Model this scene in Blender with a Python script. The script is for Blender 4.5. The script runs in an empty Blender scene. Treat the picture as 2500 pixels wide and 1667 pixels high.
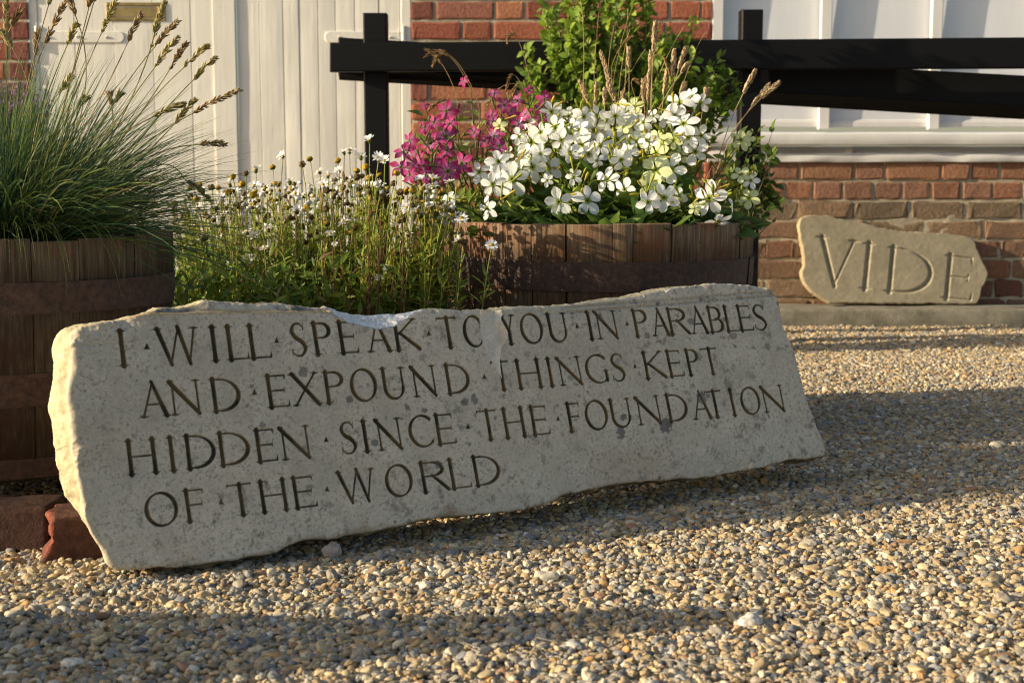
import bpy, math, random
import numpy as np
from mathutils import Vector, Matrix

C = bpy.context
SC = C.scene
COL = SC.collection
rng = np.random.default_rng(7)
random.seed(7)
PI = math.pi

# ------------------------------------------------------------------ camera
FPX, CX, CY, HOR = 3472.0, 1250.0, 833.5, 430.0
CAM = np.array([0.0, 0.0, 0.62])
TH = math.atan((CY - HOR) / FPX)
cam_d = bpy.data.cameras.new('camera')
cam_d.sensor_width = 36.0
cam_d.lens = FPX / 2500 * 36
cam_d.clip_end = 200
cam_d.dof.use_dof = True
cam_d.dof.focus_distance = 2.75
cam_d.dof.aperture_fstop = 7.5
cam = bpy.data.objects.new('camera', cam_d)
cam.location = CAM
cam.rotation_euler = (PI / 2 - TH, 0, 0)
COL.objects.link(cam)
SC.camera = cam

# ------------------------------------------------------------------ sky and sun
SUN_H = np.array([-0.979, -0.205])
SUN_H = SUN_H / np.linalg.norm(SUN_H)
SUN_EL = math.radians(18.0)
world = bpy.data.worlds.new("World")
SC.world = world
world.use_nodes = True
wn = world.node_tree.nodes
sky = wn.new('ShaderNodeTexSky')
sky.sky_type = 'NISHITA'
sky.sun_disc = False
sky.sun_elevation = SUN_EL
sky.sun_rotation = math.atan2(SUN_H[0], SUN_H[1])
sky.air_density = 1.0
sky.dust_density = 2.2
sky.ozone_density = 0.7
world.node_tree.links.new(sky.outputs[0], wn['Background'].inputs[0])
wn['Background'].inputs[1].default_value = 0.112
sun_d = bpy.data.lights.new('sun', 'SUN')
sun_d.energy = 5.0
sun_d.angle = math.radians(0.5)
sun_d.color = (1.0, 0.86, 0.63)
sun = bpy.data.objects.new('sun', sun_d)
sv = Vector((SUN_H[0] * math.cos(SUN_EL), SUN_H[1] * math.cos(SUN_EL), math.sin(SUN_EL)))
sun.rotation_euler = sv.to_track_quat('Z', 'Y').to_euler()
sun.location = (-6, -2, 6)
COL.objects.link(sun)
SC.view_settings.view_transform = 'Standard'
SC.view_settings.look = 'None'
SC.view_settings.gamma = 1.0
SC.view_settings.exposure = 0.66
SC.cycles.filter_width = 1.1
SC.cycles.max_bounces = 8
SC.cycles.transparent_max_bounces = 12

# ------------------------------------------------------------------ photo geometry -> world points
_F = np.array([0, math.cos(TH), -math.sin(TH)])
_U = np.array([0, math.sin(TH), math.cos(TH)])
DS = 2500 / 2352.0


def ray(px, py):
    return np.array([(px - CX) / FPX, 0, 0]) + _U * ((CY - py) / FPX) + _F


def P(px, py, Y):
    d = ray(px, py)
    return CAM + d * (Y / d[1])


def G(px, py, z=0.0):
    d = ray(px, py)
    return CAM + d * ((z - CAM[2]) / d[2])


def PD(x, y, Y):
    return P(x * DS, y * DS, Y)


def zoomf(x0, y0, s):
    return lambda x, y: (x0 + x / s, y0 + y / s)


Z1 = zoomf(0, 0, 2.8)
Z2 = zoomf(400, 300, 2.767)
Z3 = zoomf(900, 150, 2.476)
Z4 = zoomf(1700, 0, 2.8)
Z5 = zoomf(1700, 400, 2.614)
Z6B = zoomf(750, 650, 4.276)
Z7 = zoomf(100, 650, 2.036)
Z8 = zoomf(1150, 650, 2.476)
ZM = zoomf(700, 850, 3.92)
ZT = zoomf(1150, 0, 2.94)


# ------------------------------------------------------------------ numpy noise
def _h(ix, iy, iz, seed):
    n = (ix.astype(np.int64) * 374761393 + iy.astype(np.int64) * 668265263 + iz.astype(np.int64) * 2147483647 + seed * 1274126177) & 0xFFFFFFFF
    n = ((n ^ (n >> 13)) * 1274126177) & 0xFFFFFFFF
    n = (n ^ (n >> 16)) & 0xFFFFFFFF
    n = (n * 2246822519) & 0xFFFFFFFF
    n = n ^ (n >> 15)
    return (n & 0xFFFFFF).astype(np.float32) / np.float32(0x1000000)


def vnoise(x, y, z, seed=0):
    x, y, z = [np.asarray(a, np.float64) for a in np.broadcast_arrays(x, y, z)]
    xi, yi, zi = np.floor(x), np.floor(y), np.floor(z)
    fx, fy, fz = [(a - b).astype(np.float32) for a, b in ((x, xi), (y, yi), (z, zi))]
    fx, fy, fz = [f * f * (3 - 2 * f) for f in (fx, fy, fz)]
    xi, yi, zi = xi.astype(np.int64), yi.astype(np.int64), zi.astype(np.int64)
    r = 0
    for dx in (0, 1):
        for dy in (0, 1):
            for dz in (0, 1):
                w = (fx if dx else 1 - fx) * (fy if dy else 1 - fy) * (fz if dz else 1 - fz)
                r = r + w * _h(xi + dx, yi + dy, zi + dz, seed)
    return r


def fbm(x, y, z, seed=0, octv=4, gain=0.5):
    """about -1..1"""
    r, a, t, f = 0, 1.0, 0, 1.0
    for o in range(octv):
        r = r + a * (vnoise(x * f, y * f, z * f, seed + o * 17) * 2 - 1)
        t += a
        a *= gain
        f *= 2.03
    return r / t * 1.6


def smooth(e0, e1, x):
    t = np.clip((x - e0) / (e1 - e0), 0, 1)
    return t * t * (3 - 2 * t)


# ------------------------------------------------------------------ meshes and objects
class MB:
    """collects vertices, faces and point colours"""

    def __init__(self):
        self.v, self.c, self.q, self.t, self.n = [], [], [], [], 0

    def add(self, v, quads=None, tris=None, col=(1, 1, 1)):
        v = np.asarray(v, float).reshape(-1, 3)
        self.v.append(v)
        col = np.asarray(col, float)
        self.c.append(np.broadcast_to(col.reshape(-1, 3), v.shape) if col.size == 3 else col.reshape(-1, 3))
        if quads is not None and len(quads):
            self.q.append(np.asarray(quads, np.int64).reshape(-1, 4) + self.n)
        if tris is not None and len(tris):
            self.t.append(np.asarray(tris, np.int64).reshape(-1, 3) + self.n)
        self.n += len(v)

    def box(self, lo, hi, col=(1, 1, 1), M=None):
        x0, y0, z0 = lo
        x1, y1, z1 = hi
        v = np.array([(x0, y0, z0), (x1, y0, z0), (x1, y1, z0), (x0, y1, z0), (x0, y0, z1), (x1, y0, z1), (x1, y1, z1), (x0, y1, z1)], float)
        if M is not None:
            v = v @ M[0].T + M[1]
        self.add(v, [(0, 3, 2, 1), (4, 5, 6, 7), (0, 1, 5, 4), (1, 2, 6, 5), (2, 3, 7, 6), (3, 0, 4, 7)], col=col)

    def grid(self, p, col=(1, 1, 1), flip=False):
        """p: (..., K, M, 3) batches of grids"""
        p = np.asarray(p, float)
        K, M = p.shape[-3], p.shape[-2]
        pp = p.reshape(-1, K * M, 3)
        N = len(pp)
        i = np.arange(K - 1)[:, None] * M + np.arange(M - 1)[None, :]
        q = np.stack([i, i + 1, i + M + 1, i + M], -1).reshape(-1, 4)
        if flip:
            q = q[:, ::-1]
        q = (q[None] + (np.arange(N) * K * M)[:, None, None]).reshape(-1, 4)
        c = np.asarray(col, float)
        if c.size != 3:
            c = np.broadcast_to(c, p.shape).reshape(-1, 3)
        self.add(pp.reshape(-1, 3), q, col=c)

    def mesh(self, name, smooth_=True):
        v = np.concatenate(self.v)
        c = np.concatenate(self.c)
        me = bpy.data.meshes.new(name)
        fill_mesh(me, v, np.concatenate(self.q) if self.q else None, np.concatenate(self.t) if self.t else None, c, smooth_)
        return me


def fill_mesh(me, v, q, t, c=None, smooth_=True):
    me.vertices.add(len(v))
    me.vertices.foreach_set('co', np.ascontiguousarray(v, np.float32).ravel())
    idx, st, k = [], [], 0
    if q is not None and len(q):
        idx.append(q.ravel())
        st.append(np.arange(len(q)) * 4)
        k = len(q) * 4
    if t is not None and len(t):
        idx.append(t.ravel())
        st.append(np.arange(len(t)) * 3 + k)
    idx, st = np.concatenate(idx).astype(np.int32), np.concatenate(st).astype(np.int32)
    me.loops.add(len(idx))
    me.loops.foreach_set('vertex_index', idx)
    me.polygons.add(len(st))
    me.polygons.foreach_set('loop_start', st)
    if smooth_:
        me.polygons.foreach_set('use_smooth', np.ones(len(st), bool))
    else:
        me.polygons.foreach_set('use_smooth', np.zeros(len(st), bool))
    if c is not None:
        a = me.color_attributes.new('Col', 'FLOAT_COLOR', 'POINT')
        cc = np.ones((len(v), 4), np.float32)
        cc[:, :3] = c
        a.data.foreach_set('color', cc.ravel())
    me.update(calc_edges=True)
    me.validate()


def wloc(o):
    l = np.array(o.location)
    while o.parent is not None:
        o = o.parent
        l = l + np.array(o.location)
    return l


def shift(me, d):
    n = len(me.vertices)
    a = np.empty(n * 3, np.float32)
    me.vertices.foreach_get('co', a)
    a = a.reshape(-1, 3) + np.asarray(d, np.float32)
    me.vertices.foreach_set('co', a.ravel())
    me.update()


def tag(o, label=None, cat=None, group=None, kind=None):
    for k, v in (('label', label), ('category', cat), ('group', group), ('kind', kind)):
        if v:
            o[k] = v
    return o


def obj(name, mb, mat, parent=None, base=None, smooth_=True):
    """links one mesh object; its vertices come in world coordinates"""
    me = mb.mesh(name, smooth_) if isinstance(mb, MB) else mb
    me.materials.append(mat)
    o = bpy.data.objects.new(name, me)
    COL.objects.link(o)
    if parent is not None:
        o.parent = parent
        pl = wloc(parent)
        b = pl if base is None else np.asarray(base, float)
        o.location = b - pl
        shift(me, -b)
    elif base is not None:
        o.location = base
        shift(me, -np.asarray(base, float))
    return o


def thing(name, loc, label, cat, group=None):
    o = bpy.data.objects.new(name, None)
    o.empty_display_size = 0.1
    COL.objects.link(o)
    o.location = loc
    return tag(o, label, cat, group)


# ------------------------------------------------------------------ materials
def nodes(name):
    m = bpy.data.materials.new(name)
    m.use_nodes = True
    nt = m.node_tree
    return m, nt, nt.nodes, nt.links, nt.nodes['Principled BSDF']


def N(nt, typ, **kw):
    n = nt.nodes.new(typ)
    for k, v in kw.items():
        if hasattr(n, k):
            setattr(n, k, v)
        else:
            n.inputs[k.replace('_', ' ')].default_value = v
    return n


def ramp(nt, src, stops):
    r = nt.nodes.new('ShaderNodeValToRGB')
    e = r.color_ramp.elements
    while len(e) < len(stops):
        e.new(0.5)
    for i, (p, c) in enumerate(stops):
        e[i].position = p
        e[i].color = (*c, 1) if len(c) == 3 else c
    nt.links.new(src, r.inputs[0])
    return r.outputs[0]


def mixc(nt, fac, a, b, blend='MIX'):
    m = nt.nodes.new('ShaderNodeMix')
    m.data_type = 'RGBA'
    m.blend_type = blend
    for k, x in ((0, fac), (6, a), (7, b)):
        if isinstance(x, (int, float)):
            m.inputs[k].default_value = x
        elif isinstance(x, tuple):
            m.inputs[k].default_value = (*x, 1)
        else:
            nt.links.new(x, m.inputs[k])
    return m.outputs[2]


def coords(nt, scale=(1, 1, 1), kind='Object'):
    tc = nt.nodes.new('ShaderNodeTexCoord')
    mp = nt.nodes.new('ShaderNodeMapping')
    mp.inputs['Scale'].default_value = scale
    nt.links.new(tc.outputs[kind], mp.inputs[0])
    return mp.outputs[0]


def noise(nt, vec, scale, detail=4, rough=0.55, dist=0.0):
    n = nt.nodes.new('ShaderNodeTexNoise')
    n.inputs['Scale'].default_value = scale
    n.inputs['Detail'].default_value = detail
    n.inputs['Roughness'].default_value = rough
    n.inputs['Distortion'].default_value = dist
    nt.links.new(vec, n.inputs['Vector'])
    return n.outputs[0]


def bump(nt, bsdf, h, strength=0.5, dist=0.005):
    b = nt.nodes.new('ShaderNodeBump')
    b.inputs['Strength'].default_value = strength
    b.inputs['Distance'].default_value = dist
    nt.links.new(h, b.inputs['Height'])
    nt.links.new(b.outputs[0], bsdf.inputs['Normal'])
    return b


def attr(nt, name='Col', typ='GEOMETRY'):
    a = nt.nodes.new('ShaderNodeAttribute')
    a.attribute_name = name
    a.attribute_type = typ
    return a


def mat_paint(name, col, rough=0.55, grain=(40, 40, 4), bstr=0.15, var=0.12, spec=0.4):
    m, nt, nn, L, b = nodes(name)
    co = coords(nt, grain)
    n1 = noise(nt, co, 1.0, 5, 0.6)
    n2 = noise(nt, coords(nt), 3.0, 5, 0.6)
    dark = tuple(c * (1 - var * 2.2) for c in col)
    c1 = ramp(nt, n2, [(0.25, dark), (0.62, col)])
    c2 = mixc(nt, 0.35, c1, ramp(nt, n1, [(0.3, tuple(c * 0.8 for c in col)), (0.7, col)]))
    L.new(c2, b.inputs['Base Color'])
    b.inputs['Roughness'].default_value = rough
    b.inputs['Specular IOR Level'].default_value = spec
    bump(nt, b, n1, bstr, 0.003)
    return m


def mat_leafy(name, trans=0.35, rough=0.5, spec=0.3, vein=0.0, noise_amt=0.25, nscale=60):
    m, nt, nn, L, b = nodes(name)
    a = attr(nt)
    n = noise(nt, coords(nt), nscale, 3)
    c = mixc(nt, noise_amt, a.outputs['Color'], ramp(nt, n, [(0.3, (0.25, 0.25, 0.25)), (0.7, (1, 1, 1))]), 'MULTIPLY')
    L.new(c, b.inputs['Base Color'])
    b.inputs['Roughness'].default_value = rough
    b.inputs['Specular IOR Level'].default_value = spec
    tr = nn.new('ShaderNodeBsdfTranslucent')
    L.new(c, tr.inputs['Color'])
    mx = nn.new('ShaderNodeMixShader')
    mx.inputs[0].default_value = trans
    L.new(b.outputs[0], mx.inputs[1])
    L.new(tr.outputs[0], mx.inputs[2])
    L.new(mx.outputs[0], nn['Material Output'].inputs['Surface'])
    return m


def mat_attr_rough(name, rough=0.85, nscale=90, bstr=0.5, bdist=0.002, amt=0.35, spec=0.2, fine=400):
    m, nt, nn, L, b = nodes(name)
    a = attr(nt)
    co = coords(nt)
    n = noise(nt, co, nscale, 6, 0.65)
    n2 = noise(nt, co, fine, 3, 0.6)
    c = mixc(nt, amt, a.outputs['Color'], ramp(nt, n, [(0.28, (0.35, 0.34, 0.32)), (0.62, (1.15, 1.15, 1.15))]), 'MULTIPLY')
    c = mixc(nt, amt, c, ramp(nt, n2, [(0.3, (0.6, 0.6, 0.6)), (0.6, (1.1, 1.1, 1.1))]), 'MULTIPLY')
    L.new(c, b.inputs['Base Color'])
    b.inputs['Roughness'].default_value = rough
    b.inputs['Specular IOR Level'].default_value = spec
    bump(nt, b, n, bstr, bdist)
    return m


M_WHITE = mat_paint('white_paint', (0.76, 0.72, 0.63), 0.5, (60, 60, 5), 0.35, 0.06)
M_WINDOWPAINT = mat_paint('window_paint', (0.72, 0.70, 0.67), 0.45, (30, 30, 6), 0.12, 0.05)
M_BLIND = mat_paint('blind_paint', (0.72, 0.73, 0.75), 0.6, (20, 20, 3), 0.05, 0.03)
M_BLACK = mat_paint('black_stain', (0.0065, 0.0062, 0.0064), 0.55, (6, 60, 60), 0.5, 0.2, 0.16)
M_BRICK = mat_attr_rough('brick_face', 0.9, 70, 0.9, 0.004, 0.55, 0.15, 260)
M_MORTAR = mat_attr_rough('mortar', 0.95, 60, 0.8, 0.004, 0.4, 0.1, 300)
M_STONE = mat_attr_rough('limestone', 0.9, 150, 0.35, 0.0015, 0.30, 0.15, 600)
M_SAND = mat_attr_rough('sandstone', 0.9, 60, 0.2, 0.001, 0.15, 0.15, 500)
M_LEAF = mat_leafy('leaf', 0.45, 0.5, 0.35)
M_PETAL = mat_leafy('petal', 0.38, 0.6, 0.15, noise_amt=0.08)
M_STALK = mat_leafy('stalk', 0.28, 0.6, 0.2)
M_HEAD = mat_leafy('seed', 0.25, 0.7, 0.15, noise_amt=0.4, nscale=300)


def mat_brass():
    m, nt, nn, L, b = nodes('brass')
    n = noise(nt, coords(nt), 30, 5)
    L.new(ramp(nt, n, [(0.3, (0.20, 0.145, 0.055)), (0.7, (0.42, 0.31, 0.13))]), b.inputs['Base Color'])
    b.inputs['Metallic'].default_value = 0.65
    b.inputs['Roughness'].default_value = 0.42
    return m


def mat_rust():
    m, nt, nn, L, b = nodes('rusted_iron')
    co = coords(nt)
    n = noise(nt, co, 75, 8, 0.75)
    n2 = noise(nt, co, 9, 4, .65)
    c = ramp(nt, n, [(0.30, (0.022, 0.013, 0.011)), (0.5, (0.068, 0.037, 0.027)), (0.70, (0.135, 0.068, 0.041))])
    c = mixc(nt, 0.6, c, ramp(nt, n2, [(0.35, (0.35, 0.30, 0.28)), (0.65, (1.2, 1.1, 1.0))]), 'MULTIPLY')
    L.new(c, b.inputs['Base Color'])
    b.inputs['Roughness'].default_value = 0.72
    b.inputs['Metallic'].default_value = 0.15
    bump(nt, b, n, 0.6, 0.002)
    return m


def mat_oak():
    m, nt, nn, L, b = nodes('weathered_oak')
    a = attr(nt)
    co = coords(nt, (1, 1, 0.045))
    g = noise(nt, co, 190, 6, 0.7)
    g2 = noise(nt, coords(nt, (1, 1, 0.12)), 38, 5, 0.6, 0.4)
    st = noise(nt, coords(nt, (1, 1, 0.8)), 9, 5, 0.65)
    c = ramp(nt, g, [(0.25, (0.045, 0.033, 0.022)), (0.5, (0.17, 0.125, 0.08)), (0.75, (0.34, 0.265, 0.18))])
    c = mixc(nt, 0.6, c, ramp(nt, g2, [(0.3, (0.35, 0.28, 0.22)), (0.65, (1.1, 1.05, 1.0))]), 'MULTIPLY')
    fac = ramp(nt, st, [(0.47, (0, 0, 0)), (0.66, (0.85, 0.85, 0.85))])
    c = mixc(nt, fac, c, (0.15, 0.062, 0.026))
    c = mixc(nt, 1.0, c, a.outputs['Color'], 'MULTIPLY')
    L.new(c, b.inputs['Base Color'])
    b.inputs['Roughness'].default_value = 0.8
    b.inputs['Specular IOR Level'].default_value = 0.2
    bump(nt, b, g, 0.7, 0.002)
    return m


M_BRASS, M_RUST, M_OAK = mat_brass(), mat_rust(), mat_oak()


def mat_soil():
    m, nt, nn, L, b = nodes('soil')
    n = noise(nt, coords(nt), 60, 8, 0.7)
    L.new(ramp(nt, n, [(0.3, (0.012, 0.009, 0.007)), (0.7, (0.05, 0.036, 0.025))]), b.inputs['Base Color'])
    b.inputs['Roughness'].default_value = 0.95
    bump(nt, b, n, 1.0, 0.02)
    return m


def mat_concrete():
    m, nt, nn, L, b = nodes('kerb_concrete')
    co = coords(nt)
    n = noise(nt, co, 14, 8, 0.65)
    n2 = noise(nt, co, 160, 4, 0.6)
    c = ramp(nt, n, [(0.3, (0.12, 0.108, 0.075)), (0.7, (0.31, 0.275, 0.205))])
    c = mixc(nt, 0.4, c, ramp(nt, n2, [(0.3, (0.5, 0.5, 0.5)), (0.65, (1.1, 1.1, 1.1))]), 'MULTIPLY')
    L.new(c, b.inputs['Base Color'])
    b.inputs['Roughness'].default_value = 0.95
    bump(nt, b, n2, 0.6, 0.004)
    return m


def mat_glass():
    m, nt, nn, L, b = nodes('window_glass')
    tr = nn.new('ShaderNodeBsdfTransparent')
    gl = nn.new('ShaderNodeBsdfGlossy')
    gl.inputs['Roughness'].default_value = 0.03
    mx = nn.new('ShaderNodeMixShader')
    mx.inputs[0].default_value = 0.06
    L.new(tr.outputs[0], mx.inputs[1])
    L.new(gl.outputs[0], mx.inputs[2])
    L.new(mx.outputs[0], nn['Material Output'].inputs['Surface'])
    return m


M_SOIL, M_CONC, M_GLASS = mat_soil(), mat_concrete(), mat_glass()

# ------------------------------------------------------------------ ground sheet and kerb
YW = 6.05          # brick face of the building
SW = FPX / YW


def WX(px):
    return (px - CX) / SW


def WZ(py):
    return P(CX, py, YW)[2]


def mat_ground():
    m, nt, nn, L, b = nodes('gravel_bed')
    co = coords(nt)
    v = nn.new('ShaderNodeTexVoronoi')
    v.inputs['Scale'].default_value = 75
    L.new(co, v.inputs['Vector'])
    hs = nn.new('ShaderNodeSeparateColor')
    L.new(v.outputs['Color'], hs.inputs[0])
    c = ramp(nt, hs.outputs[0], [(0.0, (0.12, 0.10, 0.075)), (0.4, (0.26, 0.2, 0.13)), (0.75, (0.36, 0.28, 0.18)), (1.0, (0.2, 0.19, 0.18))])
    L.new(c, b.inputs['Base Color'])
    b.inputs['Roughness'].default_value = 0.9
    bump(nt, b, v.outputs['Distance'], -1.0, 0.01)
    return m


g = MB()
xs = np.linspace(-60, 60, 41)
ys = np.linspace(-60, 60, 41)
gx, gy = np.meshgrid(xs, ys)
g.grid(np.stack([gx, gy, np.full_like(gx, -0.012)], -1))
tag(obj('ground', g, mat_ground()), 'beige gravel ground in front of the brick building', 'ground', kind='structure')

KY0, KZ = 5.84, 0.076
k = MB()
kx = np.linspace(-4.2, 4.9, 260)
prof = [(KY0 + 0.004, -0.05), (KY0, 0.02), (KY0 + 0.001, KZ - 0.014), (KY0 + 0.005, KZ - 0.004), (KY0 + 0.015, KZ), (KY0 + 0.1, KZ + 0.002), (YW + 0.1, KZ + 0.003)]
kp = np.zeros((len(prof), len(kx), 3))
for i, (y, z) in enumerate(prof):
    kp[i, :, 0] = kx
    kp[i, :, 1] = y + 0.004 * fbm(kx * 9, i * 3.1 + 0 * kx, 0 * kx, 5)
    kp[i, :, 2] = z + 0.003 * fbm(kx * 6, i * 1.7 + 0 * kx, 0 * kx, 9)
k.grid(kp)
tag(obj('kerb', k, M_CONC), 'low weathered concrete kerb along the foot of the brick wall', 'kerb', kind='structure')

# ------------------------------------------------------------------ the brick building
bld = thing('brick_building', (0, YW, 0), 'old red brick building with white boarded doors and a white window', 'building')
ROWP, ROW0 = 0.083, 0.60
DOOR_Y = YW + 0.016
XB0, XB1, XB2 = WX(89), WX(1009), WX(1729)


def brick_cols(n, x, z):
    base = np.array([(0.33, 0.115, 0.065), (0.28, 0.092, 0.058), (0.37, 0.155, 0.085), (0.22, 0.082, 0.060), (0.31, 0.13, 0.09), (0.15, 0.08, 0.066), (0.35, 0.135, 0.07)])
    c = base[rng.choice(7, n, p=[.24, .2, .16, .12, .14, .05, .09])] * rng.uniform(0.82, 1.15, (n, 1))
    return c


def make_bricks(mb, mm, x0, x1, z0, z1, low=False):
    k0 = int(math.floor((z0 - ROW0) / ROWP)) - 1
    k1 = int(math.ceil((z1 - ROW0) / ROWP)) + 1
    e = np.array([0, 0.0, 0.5, 0.5, 1.0, 1.0])
    for kk in range(k0, k1):
        za = max(ROW0 + kk * ROWP + 0.0055, z0)
        zb = min(ROW0 + (kk + 1) * ROWP - 0.0055, z1)
        if zb - za < 0.012:
            continue
        x = x0 - rng.uniform(0, 0.1) if not low else x0 - (0.06 if kk % 2 else 0.0)
        j = kk
        while x < x1:
            if low:
                hd = kk in (0, -1, -4, -6) and rng.random() < 0.93 or (rng.random() < 0.2)
            else:
                hd = (j % 2 == 0) if rng.random() < 0.85 else rng.random() < 0.5
            j += 1
            w = (0.113 if hd else 0.232) * rng.uniform(0.95, 1.05)
            a, b = max(x, x0), min(x + w, x1)
            x = x + w + rng.uniform(0.009, 0.014)
            if b - a < 0.02:
                continue
            er = 0.006 if not low else (0.006 if kk > -2 else 0.013)
            nx, nz = 9, 6
            fx = np.array([0, 0, .035, .12, .5, .88, .965, 1, 1])
            fz = np.array([0, 0, .10, .90, 1, 1])
            dx = np.array([1, .35, .06, 0, 0, 0, .06, .35, 1])
            dz = np.array([1, .35, .05, .05, .35, 1])
            pa = np.zeros((nz, nx, 3))
            jx = rng.normal(0, er * 0.35, (nz, nx))
            jz = rng.normal(0, er * 0.3, (nz, nx))
            pa[..., 0] = a + (b - a) * fx[None, :]
            pa[..., 2] = za + (zb - za) * fz[:, None]
            inner = np.zeros((nz, nx))
            inner[1:-1, 1:-1] = 1
            # rounded corners
            for (ci, cj, sx_, sz_) in ((1, 1, 1, 1), (1, nx - 2, -1, 1), (nz - 2, 1, 1, -1), (nz - 2, nx - 2, -1, -1)):
                q = rng.uniform(0.2, 1.0) * er * 1.4
                pa[ci, cj, 0] += sx_ * q
                pa[ci, cj, 2] += sz_ * q
            pa[..., 0] += jx * inner
            pa[..., 2] += jz * inner
            dd = np.maximum(dx[None, :], dz[:, None])
            off = rng.normal(0, 0.0018)
            pa[..., 1] = YW + off + dd * 0.012 + inner * rng.normal(0, er * 0.1, (nz, nx))
            pa[0, :, 1] = pa[-1, :, 1] = pa[:, 0, 1] = pa[:, -1, 1] = YW + 0.022
            cc = brick_cols(1, a, za)[0]
            if low and kk < -1:
                f = np.clip(fbm(np.array(a * 2.2), np.array(za * 4), np.array(0.3), 33, 3) * 0.9 + 0.5, 0, 1)
                cc = cc * .8 * (1 - f * 0.85) + np.array((0.26, 0.20, 0.125)) * rng.uniform(.75, 1.1) * f * 0.85
            elif low:
                cc = cc * 0.55 + np.array((0.27, 0.185, 0.115)) * 0.42
            mb.grid(pa, col=cc)
    mm.grid(np.array([[(x0 - .004, YW + 0.009, z0), (x1 + .004, YW + 0.009, z0)], [(x0 - .004, YW + 0.009, z1), (x1 + .004, YW + 0.009, z1)]]), col=(0.50, 0.42, 0.29))


bm_, mo_ = MB(), MB()
make_bricks(bm_, mo_, -3.4, XB0, 0.0, 2.3)
make_bricks(bm_, mo_, XB1, XB2, 0.0, 2.3)
make_bricks(bm_, mo_, XB2 + .003, 4.8, 0.0, WZ(396), True)
make_bricks(bm_, mo_, XB0 + .003, XB1 - .003, 2.06, 2.3)
make_bricks(bm_, mo_, XB2 + .003, 4.8, 2.06, 2.3)
wall = obj('wall', bm_, M_BRICK, bld, smooth_=False)
# subdivide mortar for a wavy, smeared joint surface
mg = MB()
for (x0, x1, z0, z1) in ((-3.4, XB0, 0, 2.3), (XB1, XB2, 0, 2.3), (XB2 + .003, 4.8, 0, WZ(396)), (XB0 + .003, XB1 - .003, 2.06, 2.3), (XB2 + .003, 4.8, 2.06, 2.3)):
    nx, nz = max(2, int((x1 - x0) / 0.012)), max(2, int((z1 - z0) / 0.012))
    a, b = np.meshgrid(np.linspace(x0, x1, nx), np.linspace(z0, z1, nz))
    f = fbm(a * 14, b * 14, 0 * a, 41, 4)
    low = smooth(0.55, 0.35, b) * smooth(XB2 - .1, XB2, a)
    y = YW + 0.008 + 0.003 * f - low * 0.006 * np.clip(fbm(a * 5, b * 5, 0 * a + 2, 42, 3) + .35, 0, 1)
    cc = np.array((0.44, 0.375, 0.265))[None, None] * (1 + 0.2 * f[..., None])
    mg.grid(np.stack([a, y, b], -1), col=cc)
obj('mortar', mg, M_MORTAR, wall)


def boards(name, xa, xb, grooves, y, z0, z1, parent):
    """one door leaf: vertical boards with V joints, each board a little off true"""
    edges = [xa] + grooves + [xb]
    xs, ys = [], []
    for i in range(len(edges) - 1):
        a, b = edges[i], edges[i + 1]
        o = rng.uniform(-0.0008, 0.0012)
        t = rng.uniform(-0.0009, 0.0009)
        w = b - a
        if i > 0:
            xs += [a, a + 0.0025]
            ys += [y + 0.0035, y + o - t]
        else:
            xs += [a, a + 0.002]
            ys += [y + 0.01, y + o - t]
        for s in (0.25, 0.5, 0.75):
            xs.append(a + w * s)
            ys.append(y + o + t * (s * 2 - 1) - 0.0006)
        xs.append(b - 0.0025)
        ys.append(y + o + t)
    xs.append(xb)
    ys.append(y + 0.01)
    xs, ys = np.array(xs), np.array(ys)
    zs = np.linspace(z0, z1, 40)
    p = np.zeros((len(zs), len(xs), 3))
    p[..., 0] = xs[None] + 0.001 * fbm(zs[:, None] * 3, xs[None] * 9, 0 * zs[:, None], 3, 2)
    p[..., 1] = ys[None] + 0.0014 * fbm(zs[:, None] * 5, xs[None] * 7, 0 * zs[:, None] + 5, 4, 3)
    p[..., 2] = zs[:, None]
    m = MB()
    m.grid(p)
    return obj(name, m, M_WHITE, parent, base=(xa, y, z0), smooth_=False)


def rbox(mb, x0, x1, y0, y1, z0, z1, r=0.004, col=(1, 1, 1)):
    """box with the front (low y) edges bevelled; closed at the sides"""
    rings = []
    for (ins, y) in ((0, y1), (0, y0 + r), (r * .3, y0 + r * .3), (r, y0)):
        rings.append([(x0 + ins, y, z0 + ins), (x1 - ins, y, z0 + ins), (x1 - ins, y, z1 - ins), (x0 + ins, y, z1 - ins)])
    v = np.array(rings).reshape(-1, 3)
    q = []
    for k in range(3):
        for i in range(4):
            j = (i + 1) % 4
            q.append((k * 4 + i, k * 4 + j, (k + 1) * 4 + j, (k + 1) * 4 + i))
    q.append((12, 13, 14, 15))
    q.append((3, 2, 1, 0))
    mb.add(v, q, col=col)


def cyl(mb, p0, p1, r, n=14, col=(1, 1, 1)):
    p0, p1 = np.array(p0, float), np.array(p1, float)
    d = p1 - p0
    d = d / np.linalg.norm(d)
    a = np.cross(d, (0, 0, 1) if abs(d[2]) < 0.9 else (1, 0, 0))
    a /= np.linalg.norm(a)
    b = np.cross(d, a)
    t = np.arange(n) * 2 * PI / n
    ring = np.cos(t)[:, None] * a + np.sin(t)[:, None] * b
    v = np.concatenate([p0 + ring * r, p1 + ring * r, [p0], [p1]])
    i = np.arange(n)
    j = (i + 1) % n
    mb.add(v, np.stack([i, j, j + n, i + n], 1), np.concatenate([np.stack([j, i, 0 * i + 2 * n], 1), np.stack([i + n, j + n, 0 * i + 2 * n + 1], 1)]), col)


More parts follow.
